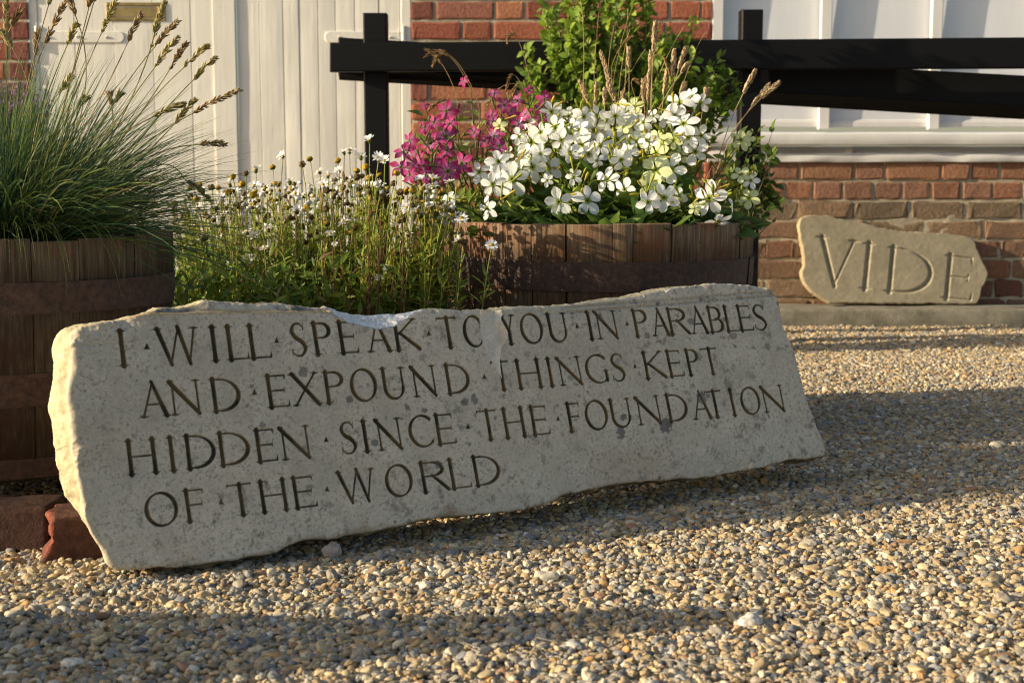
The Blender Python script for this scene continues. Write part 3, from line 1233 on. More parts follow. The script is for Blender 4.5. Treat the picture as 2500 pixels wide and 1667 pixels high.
OUT = [(262, 1308), (330, 1303), (420, 1300), (520, 1287), (590, 1277), (640, 1266), (690, 1243), (760, 1236), (820, 1226), (900, 1213), (960, 1195), (1010, 1188), (1100, 1178),
       (1180, 1172), (1250, 1160), (1290, 1140), (1340, 1128), (1420, 1110), (1520, 1103), (1600, 1098), (1680, 1085), (1740, 1075), (1800, 1058), (1860, 1052), (1897, 1046), (1894, 1015),
       (1878, 985), (1860, 925), (1840, 860), (1822, 800), (1805, 755), (1792, 700), (1782, 672), (1765, 660), (1700, 652), (1640, 648), (1560, 657), (1500, 668), (1440, 682), (1380, 690),
       (1280, 700), (1230, 702), (1150, 709), (1060, 708), (975, 709), (930, 712), (880, 713), (830, 712), (790, 709), (755, 702), (735, 698), (700, 696), (660, 689), (600, 692), (520, 687), (480, 687), (440, 697), (380, 702), (340, 716), (280, 732), (225, 738), (190, 741),
       (170, 752), (160, 775), (166, 800), (160, 860), (156, 920), (160, 985), (166, 1040), (176, 1100), (186, 1150), (198, 1195), (214, 1232), (232, 1258), (243, 1285)]
poly1 = rough_outline([st_d(*p) for p in OUT], 0.004, 0.0026, 11)
CHIPA = np.array([st_d(*p) for p in [(735, 690), (746, 704), (770, 722), (800, 741), (832, 750), (872, 757), (908, 750), (930, 736), (950, 722), (978, 709), (975, 690), (860, 680)]])
CHIPB = np.array([st_px(*Z6B(*p)) for p in [(1830, 400), (2030, 400), (2046, 500), (2022, 565), (2100, 690), (2092, 760), (2030, 845), (2012, 985), (2035, 1175), (1960, 1050), (1905, 950), (1835, 800), (1812, 650), (1800, 540)]])


def zl(z, s):
    return [(c, z(a, 0)[0], z(b, 0)[0]) for c, a, b in s]


def dl_(s):
    return [(c, a * DS, b * DS) for c, a, b in s]


LINES = [
    dict(base=((304, 893), (1857, 805)), cap=((296, 806), (1853, 744)),
         ch=zl(Z7, [('I', 368, 440), ('.', 505, 545), ('W', 565, 788), ('I', 828, 892), ('L', 918, 1030), ('L', 1028, 1142), ('.', 1150, 1192), ('S', 1236, 1322)])
         + zl(Z6B, [('P', 50, 240), ('E', 318, 525), ('A', 605, 878), ('K', 898, 1182), ('.', 1240, 1296), ('T', 1362, 1582), ('O', 1628, 1860)])
         + zl(Z8, [('Y', 180, 278), ('O', 298, 438), ('U', 462, 588), ('.', 622, 660), ('I', 688, 748), ('N', 752, 888), ('.', 925, 960), ('P', 978, 1062), ('A', 1083, 1198), ('R', 1188, 1318), ('A', 1318, 1432), ('B', 1432, 1522), ('L', 1530, 1618), ('E', 1612, 1702), ('S', 1703, 1788)])),
    dict(base=((345, 1019), (1746, 912)), cap=((363, 934), (1732, 850)),
         ch=zl(Z7, [('A', 483, 638), ('N', 638, 798), ('D', 842, 992), ('.', 1042, 1080), ('E', 1118, 1232), ('X', 1238, 1392)])
         + zl(ZM, [('P', 352, 538), ('O', 604, 866), ('U', 905, 1142), ('N', 1195, 1440), ('D', 1515, 1752), ('.', 1868, 1918)])
         + zl(Z8, [('T', 128, 242), ('H', 272, 428), ('I', 443, 512), ('N', 525, 672), ('G', 692, 828), ('S', 842, 932), ('.', 970, 1008), ('K', 1038, 1178), ('E', 1182, 1278), ('P', 1298, 1372), ('T', 1392, 1498)])),
    dict(base=((328, 1158), (1877, 1006)), cap=((321, 1075), (1869, 943)),
         ch=zl(Z7, [('H', 422, 582), ('I', 618, 682), ('D', 712, 868), ('D', 878, 1038), ('E', 1062, 1172), ('N', 1188, 1342)])
         + zl(ZM, [('.', 345, 405), ('S', 503, 672), ('I', 705, 796), ('N', 855, 1110), ('C', 1172, 1408), ('E', 1420, 1614), ('.', 1710, 1762)])
         + zl(Z8, [('T', 42, 168), ('H', 192, 332), ('E', 358, 472), ('.', 508, 545), ('F', 578, 668), ('O', 688, 828), ('U', 838, 972), ('N', 998, 1148), ('D', 1178, 1308), ('A', 1328, 1452), ('T', 1422, 1524), ('I', 1552, 1608), ('O', 1628, 1748), ('N', 1757, 1893)])),
    dict(base=((395, 1282), (1190, 1183)), cap=((395, 1203), (1174, 1112)),
         ch=zl(Z7, [('O', 513, 683), ('F', 712, 822), ('.', 875, 915), ('T', 928, 1058), ('H', 1083, 1228), ('E', 1248, 1368)])
         + zl(ZM, [('.', 355, 415), ('W', 478, 858), ('O', 940, 1208), ('R', 1275, 1550), ('L', 1550, 1758), ('D', 1780, 2046)])),
]
MLINE = np.array([st_d(*p) for p in [(150, 752), (250, 733), (345, 722), (450, 719), (600, 717), (745, 716), (1000, 712), (1240, 706), (1560, 684), (1700, 672), (1800, 664)]])
ML2 = np.array([st_d(*p) for p in [(1240, 722), (1560, 697), (1700, 685), (1800, 676)]])
ML3 = np.array([st_d(*p) for p in [(165, 797), (265, 790), (330, 785)]])


class Face1:
    def __call__(self, u, v, d):
        lich = fbm(u * 3.2, v * 3.2, 0 * u + 4, 301, 4)
        fine = fbm(u * 90, v * 90, 0 * u, 302, 4, 0.6)
        mid = fbm(u * 22, v * 22, 0 * u, 303, 4)
        w = 0.0016 * fbm(u * 5, v * 5, 0 * u, 304, 3) + 0.0006 * mid + 0.0004 * fine
        c = np.array((0.605, 0.53, 0.41))[None] * (1 + 0.10 * lich[:, None] + 0.13 * mid[:, None])
        warm = smooth(0.1, 0.8, fbm(u * 4, v * 9, 0 * u + 2, 305, 4))[:, None]
        c = c * (1 - warm * .5) + np.array((0.54, 0.41, 0.29))[None] * warm * .5
        dirt = smooth(0.35, 1.0, fbm(u * 60, v * 60, 0 * u + 9, 306, 5, .72) + 0.25 * lich)[:, None]
        c = c * (1 - .45 * dirt)
        sp_ = smooth(0.35, 0.75, fbm(u * 260, v * 260, 0 * u + 8, 308, 3, .8) + 0.25 * mid)[:, None]
        c = c * (1 - .42 * sp_)
        # text
        cut = carve_cache(u, v)
        k = smooth(-0.0004, 0.0012, cut)[:, None]
        ca = inpoly(u, v, CHIPA)
        cb = inpoly(u, v, CHIPB)
        un = ~(ca | cb)
        depth = np.where(un, np.clip(cut, 0, None) * 1.25, 0)
        w = w - depth * (1 + 0.1 * fine)
        kk = k * un[:, None]
        moss = smooth(-0.2, 0.5, fbm(u * 35, v * 35, 0 * u + 3, 307, 4))[:, None]
        lc = np.array((0.135, 0.092, 0.042))[None] * (1 - moss) + np.array((0.058, 0.047, 0.026))[None] * moss
        c = c * (1 - kk) + lc * kk
        # moulding at the head: broken back above the line, and a fillet at the right end
        vl = np.interp(u, MLINE[:, 0], MLINE[:, 1])
        e = v - vl
        s = st_d(760, 716)[0]
        lm = smooth(s + .02, s - .02, u)
        stp = smooth(0, 0.006, e) * lm
        w = w - stp * (0.008 + 0.006 * np.clip(fbm(u * 18, v * 18, 0 * u, 311, 4), -1, 1)) - np.clip(e, 0, 1) * 0.25 * lm
        ochre = np.exp(-((e - 0.002) / 0.004) ** 2) * lm
        c = c * (1 - .75 * ochre[:, None]) + np.array((0.40, 0.26, 0.09))[None] * .75 * ochre[:, None]
        darkl = smooth(-0.25, 0.4, fbm(u * 16, v * 16, 0 * u + 6, 312, 5, .65)) * stp
        da_ = (.92 * darkl)[:, None]
        c = c * (1 - da_) + np.array((.125, .12, .108))[None] * da_ * (1 + .4 * mid[:, None])
        sr = st_d(1240, 716)[0]
        rm = smooth(sr, sr + .1, u)
        v2 = np.interp(u, ML2[:, 0], ML2[:, 1])
        for (vv, dep) in ((v2, .003), (np.interp(u, MLINE[:, 0], MLINE[:, 1]) - .003, .0025)):
            gl = np.exp(-((v - vv) / 0.0028) ** 2) * rm
            w = w - dep * gl
            c = c * (1 - .25 * gl[:, None])
        v3 = np.interp(u, ML3[:, 0], ML3[:, 1])
        gl = np.exp(-((v - v3) / 0.003) ** 2) * smooth(ML3[2, 0], ML3[2, 0] - .03, u)
        w = w - .0015 * gl
        # arris
        Rr = 0.007 + 0.005 * fbm(u * 14, v * 14, 0 * u, 313, 3)
        Rr = np.clip(Rr, 0.003, 0.02)
        x = np.clip(1 - d / Rr, 0, 1)
        w = w - Rr * (1 - np.sqrt(np.clip(1 - x * x, 0, 1))) * 0.9
        ch = smooth(0.028, 0.0, d) * np.clip(fbm(u * 26, v * 26, 0 * u + 1, 314, 4, .6) - .12, 0, 1)
        w = w - ch * .010
        ed = smooth(0.02, 0.0, d)
        ul = st_d(330, 1000)[0]
        yel = ed * smooth(ul, 0.0, u)
        c = c * (1 - .4 * yel[:, None]) + np.array((0.56, 0.47, 0.30))[None] * .4 * yel[:, None]
        # lichen spots
        for (su, sv_, sr_, sd) in SPOTS:
            m_ = (np.abs(u - su) < sr_ * 2) & (np.abs(v - sv_) < sr_ * 2)
            if m_.any():
                rr = np.hypot(u[m_] - su, v[m_] - sv_) / (sr_ * (1 + .45 * fbm(u[m_] * 160 + su * 50, v[m_] * 160, 0 * u[m_], 315, 3)))
                a = (smooth(1.05, 0.8, rr) * sd)[:, None]
                c[m_] = c[m_] * (1 - a) + np.array((0.135, 0.125, 0.112))[None] * a * (1 + .35 * fine[m_][:, None])
        # fresh breaks
        if ca.any():
            dd, _, _ = segdist(u[ca], v[ca], CHIPA)
            top = np.interp(u[ca], [CHIPA[:, 0].min(), CHIPA[:, 0].max()], [0, 1])
            lo_ = np.interp(u[ca], CHIPA[:10, 0], CHIPA[:10, 1])
            up = v[ca] - lo_
            w[ca] = -0.002 - up * .45 - 0.008 * smooth(0, .02, dd) + .006 * fbm(u[ca] * 24, v[ca] * 40, 0 * u[ca], 316, 5, .65) + 0.0032 * fine[ca]
            gr = smooth(.1, .7, fbm(u[ca] * 45, v[ca] * 60, 0 * u[ca], 318, 5, .7))[:, None]
            c[ca] = np.array((0.80, 0.77, 0.72))[None] * (1 + .08 * mid[ca][:, None]) * (1 - .28 * gr) * (1 + .1 * fine[ca][:, None])
            rim = smooth(.004, 0, dd)[:, None]
            c[ca] = c[ca] * (1 - .45 * rim)
        if cb.any():
            dd, _, _ = segdist(u[cb], v[cb], CHIPB)
            v0 = CHIPB[:, 1].min()
            hgt = (v[cb] - v0) / (CHIPB[:, 1].max() - v0)
            uu = (u[cb] - CHIPB[:, 0].min()) / np.ptp(CHIPB[:, 0])
            w[cb] = -smooth(0, .012, dd) * (0.002 + .009 * hgt + .005 * uu) + .0016 * fbm(u[cb] * 20, v[cb] * 20, 0 * u[cb], 317, 4)
            ye = smooth(.35, .1, np.abs(hgt - .38)) * smooth(.45, .8, uu)
            c[cb] = np.array((0.70, 0.615, 0.49))[None] * (1 - .4 * ye[:, None]) + np.array((0.46, 0.33, 0.15))[None] * .4 * ye[:, None]
            c[cb] *= (1 + .1 * mid[cb][:, None])
        return w, np.clip(c, .01, .85)

    def fresh(self, u, om):
        return .9 * smooth(CHIPA[:, 0].min() - .004, CHIPA[:, 0].min() + .01, u) * smooth(CHIPA[:, 0].max() + .004, CHIPA[:, 0].max() - .01, u) * smooth(.2, .6, om)

    def shape(self, u, v, t, om):
        return -.03 * t ** .7 * smooth(.35, .9, -om) * smooth(.06, .25, u) -.062 * t ** .8 * smooth(.17, .03, v) * smooth(.16, .06, u)

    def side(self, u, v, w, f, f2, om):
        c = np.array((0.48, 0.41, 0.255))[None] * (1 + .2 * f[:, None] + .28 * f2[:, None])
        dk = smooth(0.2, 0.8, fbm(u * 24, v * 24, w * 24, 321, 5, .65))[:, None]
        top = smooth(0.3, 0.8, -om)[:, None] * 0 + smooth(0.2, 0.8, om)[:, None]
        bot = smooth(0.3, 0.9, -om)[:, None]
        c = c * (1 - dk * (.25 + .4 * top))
        # underside: darker than the other sides
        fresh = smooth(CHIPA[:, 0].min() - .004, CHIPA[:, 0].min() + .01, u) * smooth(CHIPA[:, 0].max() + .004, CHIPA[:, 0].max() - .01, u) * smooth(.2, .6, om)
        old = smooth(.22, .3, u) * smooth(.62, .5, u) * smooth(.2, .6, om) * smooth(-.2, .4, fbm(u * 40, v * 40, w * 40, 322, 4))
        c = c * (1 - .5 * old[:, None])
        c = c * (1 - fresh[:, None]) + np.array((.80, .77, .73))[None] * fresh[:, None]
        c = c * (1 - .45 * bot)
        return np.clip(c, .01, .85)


SPOTS = []
for i in range(230):
    u_ = rng.beta(1.7, 1.0) * 1.6
    v_ = rng.uniform(0, 0.47)
    dens = 0.25 + 0.75 * smooth(.1, .4, v_) * smooth(0.3, .8, u_)
    if rng.random() < dens:
        SPOTS.append((u_, v_, rng.lognormal(math.log(.0046), .45), rng.uniform(.35, .85)))
for p in [(1460, 1110, .011), (1700, 520, .008), (600, 490, .008), (1150, 560, .007), (1790, 490, .011), (1705, 500, .008), (1310, 590, .008)]:
    q = st_px(*ZM(p[0], p[1]))
    SPOTS.append((q[0], q[1], p[2] * .8, .8))


def carve_cache(u, v):
    return carve(u, v, LINES, st_px)


bot_side = None
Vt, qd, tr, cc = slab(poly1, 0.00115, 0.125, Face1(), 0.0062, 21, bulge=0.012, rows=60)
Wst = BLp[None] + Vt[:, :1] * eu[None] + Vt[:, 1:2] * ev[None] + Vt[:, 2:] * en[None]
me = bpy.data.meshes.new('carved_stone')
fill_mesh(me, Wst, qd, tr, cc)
o = obj('carved_stone', me, M_STONE, None, base=(BLp + BRp) / 2 * np.array([1, 1, 0]))
tag(o, 'long weathered limestone slab carved with four lines of Roman capitals, leaning back on the gravel', 'carved stone')

# ------------------------------------------------------------------ the small VIDE stone on the kerb
BL2 = P(*Z5(850, 885), 5.935)
BL2[2] = KZ + 0.004
eu2 = np.array([1.0, 0.0, 0.0])
L2 = math.radians(9)
en2 = np.array([0.05, -math.cos(L2), math.sin(L2)])
en2 /= np.linalg.norm(en2)
eu2 = eu2 - en2 * (en2 @ eu2)
eu2 /= np.linalg.norm(eu2)
ev2 = np.cross(en2, eu2)


def s2_px(px, py):
    d = ray(px, py)
    t = ((BL2 - CAM) @ en2) / (d @ en2)
    q = CAM + d * t - BL2
    return np.array([q @ eu2, q @ ev2])


OUT2 = [(850, 888), (1200, 890), (1500, 891), (1792, 893), (1800, 868), (1812, 838), (1814, 800), (1835, 770), (1850, 742), (1868, 697), (1855, 668), (1832, 640), (1818, 600), (1800, 560), (1786, 520), (1764, 478), (1700, 458), (1640, 455), (1560, 441), (1470, 438),
        (1390, 433), (1290, 428), (1200, 411), (1120, 390), (1050, 371), (960, 358), (900, 346), (845, 327), (790, 330), (720, 330), (668, 345), (658, 380), (657, 430), (668, 500), (680, 560), (688, 590), (696, 640), (684, 668), (676, 700), (686, 750), (720, 795), (765, 835), (800, 862)]
poly2 = rough_outline([s2_px(*Z5(*p)) for p in OUT2], 0.006, 0.004, 51)
LINES2 = [dict(wt=1.0, base=(Z5(855, 772), Z5(1680, 868)), cap=(Z5(790, 462), Z5(1680, 590)), ch=zl(Z5, [('V', 755, 1030), ('I', 1045, 1135), ('D', 1212, 1512), ('E', 1578, 1772)]))]


class Face2:
    def __call__(self, u, v, d):
        mid = fbm(u * 12, v * 12, 0 * u, 401, 4)
        fine = fbm(u * 60, v * 60, 0 * u, 402, 3)
        w = .0005 * mid + .0003 * fine
        c = np.array((0.345, 0.295, 0.20))[None] * (1 + .10 * mid[:, None] + .08 * fine[:, None])
        cut = np.clip(carve(u, v, LINES2, s2_px), 0, None)
        w = w - cut * 1.0
        Rr = np.clip(.002 + .003 * fbm(u * 9, v * 9, 0 * u, 403, 3), .0006, .007)
        x = np.clip(1 - d / Rr, 0, 1)
        w = w - Rr * (1 - np.sqrt(np.clip(1 - x * x, 0, 1)))
        yel = smooth(.012, 0, d)[:, None]
        c = c * (1 - .25 * yel) + np.array((.36, .27, .14))[None] * .25 * yel
        return w, np.clip(c, .01, .8)

    def side(self, u, v, w, f, f2, om):
        return np.clip(np.array((0.36, 0.28, 0.165))[None] * (1 + .15 * f[:, None] + .1 * f2[:, None]), .01, .8)


Vt, qd, tr, cc = slab(poly2, 0.0022, 0.05, Face2(), 0.005, 61, bulge=0.001, rows=14)
W2 = BL2[None] + Vt[:, :1] * eu2[None] + Vt[:, 1:2] * ev2[None] + Vt[:, 2:] * en2[None]
me = bpy.data.meshes.new('broken_stone')
fill_mesh(me, W2, qd, tr, cc)
o = obj('broken_stone', me, M_SAND, None, base=(BL2[0] + .25, BL2[1], KZ))
tag(o, 'small yellow broken stone carved VIDE, leaning against the brick wall on the kerb', 'carved stone')

# ------------------------------------------------------------------ half barrels
def barrel(cx, cy, r, z0, z1, hoops, seed, label, group='half barrel planters', nst=19, turn=0.0, rb=0.84, tone=(1, 1, 1)):
    rs = np.random.default_rng(seed)
    root = thing('barrel_planter', (cx, cy, z0), label, 'planter', group)

    def rad(z):
        t = (z - z0) / (z1 - z0)
        return r * (rb + (1 - rb) * np.sin(np.clip(t, 0, 1.0) * PI * .5))

    m = MB()
    wd = rs.uniform(0.5, 1.6, nst)
    ang = turn + np.concatenate([[0], np.cumsum(wd)]) / wd.sum() * 2 * PI
    zz = np.linspace(z0, z1, 26)
    for k in range(nst):
        gap = 0.0009 / r * (3.0 if rs.random() < .2 else 1)
        ts = np.linspace(ang[k] + gap, ang[k + 1] - gap, 6)
        off = rs.normal(0, 0.0013)
        zt = z1 + rs.normal(0, .0015)
        z = z0 + (zz - z0) * (zt - z0) / (z1 - z0)
        col = np.array((1, 1, 1)) * rs.uniform(0.68, 1.2) * np.array((1, rs.uniform(.93, 1.02), rs.uniform(.85, 1.02)))
        drop = np.array([.003, .0006, 0, 0, .0006, .003])
        R = rad(z)[:, None] + off - drop[None]
        T = np.broadcast_to(ts[None], R.shape)
        Zg = np.broadcast_to(z[:, None], R.shape)
        outer = np.stack([cx + R * np.cos(T), cy + R * np.sin(T), Zg], -1)
        th = 0.026
        inner = np.stack([cx + (R - th) * np.cos(T), cy + (R - th) * np.sin(T), Zg], -1)
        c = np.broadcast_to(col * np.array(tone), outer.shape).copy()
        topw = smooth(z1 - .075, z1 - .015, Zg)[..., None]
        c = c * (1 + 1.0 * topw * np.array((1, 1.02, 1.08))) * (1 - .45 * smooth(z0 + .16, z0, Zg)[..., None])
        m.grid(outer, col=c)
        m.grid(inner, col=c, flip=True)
        rim = np.stack([outer[-1], outer[-1] * .9 + inner[-1] * .1 + (0, 0, .002), inner[-1] * .9 + outer[-1] * .1 + (0, 0, .002), inner[-1]])
        m.grid(rim, col=col * 1.35)
        for e, fl in ((0, True), (-1, False)):
            m.grid(np.stack([outer[:, e], inner[:, e]], 0), col=col * .5, flip=fl)
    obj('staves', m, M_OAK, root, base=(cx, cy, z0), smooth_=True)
    for (ha, hb, sa) in hoops:
        m = MB()
        n = 120
        t = np.linspace(0, 2 * PI, n) + sa
        zs = np.linspace(ha, hb, 6)
        R = rad(zs)[:, None] + 0.0045 + 0.0012 * np.sin(t[None] * 3 + sa) + 0.0007 * fbm(t[None] * 5, zs[:, None] * 10, 0 * t[None], seed)
        R = R + .0025 * smooth(.12, .1, np.abs(t[None] - sa - .1))
        zw = zs[:, None] + 0.0022 * np.sin(t[None] + seed)
        out = np.stack([cx + R * np.cos(t[None]), cy + R * np.sin(t[None]), zw], -1)
        inn = np.stack([cx + (R - .004) * np.cos(t[None]), cy + (R - .004) * np.sin(t[None]), zw], -1)
        m.grid(out)
        m.grid(np.stack([out[-1], inn[-1]]))
        m.grid(np.stack([inn[0], out[0]]))
        obj('hoop', m, M_RUST, root, base=(cx, cy, ha))
    m = MB()
    rr = np.linspace(0, r - .027, 14)
    t = np.linspace(0, 2 * PI, 60)
    zt = z1 - 0.035 + .012 * fbm(rr[:, None] * 25 * np.cos(t[None]) + 5, rr[:, None] * 25 * np.sin(t[None]), 0 * t[None], seed + 2) + 0 * t[None]
    m.grid(np.stack([cx + rr[:, None] * np.cos(t[None]), cy + rr[:, None] * np.sin(t[None]), zt], -1))
    obj('soil', m, M_SOIL, root, base=(cx, cy, z1 - .04))
    return root, rad


B1 = dict(c=(-0.99, 2.75), r=0.325, z0=0.08, z1=0.508)
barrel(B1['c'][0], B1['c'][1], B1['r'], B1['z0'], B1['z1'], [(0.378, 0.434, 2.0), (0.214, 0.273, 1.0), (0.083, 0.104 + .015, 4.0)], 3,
       'dark shade-toned half barrel planter standing on bricks, filled with blue-green fescue grass', rb=.88, tone=(.40, .405, .41))  # tone: older, greyer wood, also darkened to stand in for shade
bx2 = P(1466, 545, 3.5)[0]
B2 = dict(c=(bx2, 3.5), r=0.372, z0=0.0, z1=0.512)
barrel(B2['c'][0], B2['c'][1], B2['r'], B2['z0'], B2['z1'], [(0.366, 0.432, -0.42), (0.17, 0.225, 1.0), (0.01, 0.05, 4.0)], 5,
       'brown half barrel planter behind the inscribed stone, filled with white and pink tobacco flowers', nst=27, turn=.2, rb=.82, tone=(.72, .67, .64))


# ------------------------------------------------------------------ old bricks under the first barrel
def brick(name, corner, ang, L, Wd, Hh, label, seed, brk=0.0, tone=1.0):
    """corner: nearest bottom corner; the long side runs along ang"""
    ex = np.array([math.cos(ang), math.sin(ang), 0])
    ey = np.array([-math.sin(ang), math.cos(ang), 0])
    ez = np.array([0, 0, 1.0])
    m = MB()
    n = 26
    faces = [((0, 0, 0), ex * L, ez * Hh, 50, 18), (ey * Wd, -ey * Wd, ez * Hh, 24, 18), (ez * Hh, ex * L, ey * Wd, 50, 24), (ex * L, ey * Wd, ez * Hh, 24, 18), (ey * Wd + ex * L, -ex * L, ez * Hh, 50, 18)]
    for o_, a_, b_, na, nb in faces:
        s, t = np.meshgrid(np.linspace(0, 1, na), np.linspace(0, 1, nb))
        p = np.asarray(o_, float)[None, None] + s[..., None] * np.asarray(a_) + t[..., None] * np.asarray(b_)
        lx, ly, lz = p @ ex, p @ ey, p @ ez
        cen = ex * L / 2 + ey * Wd / 2 + ez * Hh / 2
        rd = 0.008
        qx, qy, qz = np.clip(lx, rd, L - rd), np.clip(ly, rd, Wd - rd), np.clip(lz, rd, Hh - rd)
        core = qx[..., None] * ex + qy[..., None] * ey + qz[..., None] * ez
        dd = p - core
        ln = np.linalg.norm(dd, axis=-1, keepdims=True)
        p = core + dd / np.maximum(ln, 1e-6) * np.minimum(ln, rd)
        lx, ly, lz = p @ ex, p @ ey, p @ ez
        f = fbm(lx * 22 + seed, ly * 22, lz * 22, seed, 4)
        f2 = fbm(lx * 60 + seed, ly * 60, lz * 60, seed + 1, 4, .6)
        p = p + (p - cen) / np.linalg.norm(p - cen, axis=-1, keepdims=True) * (.0025 * f + .001 * f2)[..., None]
        cut = smooth(.03, 0, lx) * smooth(.01, .035, lz) * brk
        p = p + ex * (cut * (.016 + .014 * f + .006 * f2))[..., None]
        c = np.array((.105, .052, .038))[None, None] * (1 + .25 * f[..., None] + .2 * f2[..., None])
        c = c * (1 - cut[..., None]) + np.array((.27, .085, .055))[None, None] * cut[..., None] * (1 + .3 * f2[..., None])
        m.grid(p + np.asarray(corner), col=np.clip(c * tone, .01, .8))
    me_ = m.mesh(name)
    o = obj(name, me_, M_BRICK, None, base=np.asarray(corner) + (ex * L + ey * Wd) / 2)
    return tag(o, label, 'brick', 'old bricks under the barrel')


cb_ = G(98, 1382, 0.0)
cb_[2] = -0.004
brick('paving_brick', cb_, math.radians(16), 0.215, 0.10, 0.083, 'old red brick with a broken end, propping the barrel beside the inscribed stone', 5, 1.0)
cb2 = np.array([cb_[0] - .225, cb_[1] + .085, -0.004])
brick('paving_brick', cb2, math.radians(-3), 0.215, 0.10, 0.083, 'brown brick toned down for shadow, under the barrel, left of the broken red brick', 9, 0.0, .5)  # tone darkens the whole brick in place of the shadow on its face
brick('paving_brick', np.array([-1.05, 2.93, -.004]), 0.2, 0.215, 0.10, 0.083, 'brown brick under the rear of the grass barrel', 12, 0.0)

# ------------------------------------------------------------------ gravel
def scatter_points():
    pts = []
    for (sp, zz, keep) in ((0.0086, -0.0045, 1.0), (0.0102, 0.0004, 1.0), (0.016, 0.0042, 0.55)):
        xs = np.arange(-3.0, 3.3, sp)
        ys = np.arange(1.35, KY0 - .004, sp)
        X, Y = np.meshgrid(xs, ys)
        X = X + rng.uniform(-.5, .5, X.shape) * sp
        Y = Y + rng.uniform(-.5, .5, X.shape) * sp
        X, Y = X.ravel(), Y.ravel()
        Y = np.minimum(Y, KY0 - .006)
        vis = np.abs(X) < Y * 0.42 + 0.36
        vis &= (np.abs(X) < Y * 0.40 + 0.2) | (rng.random(len(X)) < .75)
        behind = (Y > 2.62 + np.maximum(0, X) * .6) & (X < .5 + .1 * (Y - 2.6))
        vis &= ~(behind & (rng.random(len(X)) < .8))
        vis &= rng.random(len(X)) < keep
        X, Y = X[vis], Y[vis]
        ds_ = (X - BLp[0]) * hz[0] + (Y - BLp[1]) * hz[1]
        along = (X - BLp[0]) * eu[0] + (Y - BLp[1]) * eu[1]
        und = .006 * fbm(X * 2.2, Y * 2.2, 0 * X, 501, 3) - .012 * smooth(.10, .0, np.abs(ds_ + .02)) * smooth(-.05, .12, along) * smooth(1.62, 1.5, along)
        pts.append(np.stack([X, Y, zz + und + rng.normal(0, .0012, len(X))], 1))
    return np.concatenate(pts)


gp = scatter_points()
ng_ = len(gp)
size = np.clip(rng.lognormal(math.log(0.0051), 0.28, ng_), 0.0028, 0.012)
big = rng.random(ng_) < 0.012
size[big] *= rng.uniform(1.2, 1.7, big.sum())
scl = np.stack([size * rng.uniform(.95, 1.5, ng_), size * rng.uniform(.75, 1.05, ng_), size * rng.uniform(.45, .8, ng_)], 1)
rot = np.stack([rng.normal(0, .35, ng_), rng.normal(0, .35, ng_), rng.uniform(0, 2 * PI, ng_)], 1)
pal = np.array([(.40, .29, .155), (.47, .365, .21), (.55, .47, .325), (.33, .245, .14), (.28, .24, .18), (.235, .23, .215), (.37, .33, .26), (.42, .25, .10), (.29, .165, .09), (.62, .57, .47), (.16, .16, .17), (.47, .35, .16)])
pc = np.array((1.07, 1.06, 1.06)) * pal[rng.choice(12, ng_, p=[.16, .16, .10, .13, .14, .09, .12, .022, .02, .02, .018, .02])] * rng.uniform(.80, 1.16, (ng_, 1))
me = bpy.data.meshes.new('gravel')
me.vertices.add(ng_)
me.vertices.foreach_set('co', gp.astype(np.float32).ravel())
for nm, arr in (('scl', scl), ('rot', rot), ('pcol', pc)):
    a = me.attributes.new(nm, 'FLOAT_VECTOR', 'POINT')
    a.data.foreach_set('vector', arr.astype(np.float32).ravel())
a = me.attributes.new('pick', 'INT', 'POINT')
a.data.foreach_set('value', rng.integers(0, 10, ng_).astype(np.int32))
gravel = bpy.data.objects.new('gravel', me)
COL.objects.link(gravel)
tag(gravel, 'loose rounded pea gravel covering the yard', 'gravel', kind='stuff')


def mat_pebble():
    m, nt, nn, L, b = nodes('pebble')
    a = attr(nt, 'pcol', 'INSTANCER')
    co = coords(nt, (1, 1, 1), 'Object')
    oi = nn.new('ShaderNodeObjectInfo')
    n = nn.new('ShaderNodeTexNoise')
    n.noise_dimensions = '4D'
    n.inputs['Scale'].default_value = 2.2
    n.inputs['Detail'].default_value = 6
    n.inputs['Roughness'].default_value = .65
    L.new(co, n.inputs['Vector'])
    mu = nn.new('ShaderNodeMath')
    mu.operation = 'MULTIPLY'
    mu.inputs[1].default_value = 40
    L.new(oi.outputs['Random'], mu.inputs[0])
    L.new(mu.outputs[0], n.inputs['W'])
    c = mixc(nt, 0.7, a.outputs['Vector'], ramp(nt, n.outputs[0], [(.3, (.62, .60, .57)), (.65, (1.1, 1.1, 1.1))]), 'MULTIPLY')
    L.new(c, b.inputs['Base Color'])
    b.inputs['Roughness'].default_value = .62
    b.inputs['Specular IOR Level'].default_value = .3
    return m


M_PEB = mat_pebble()


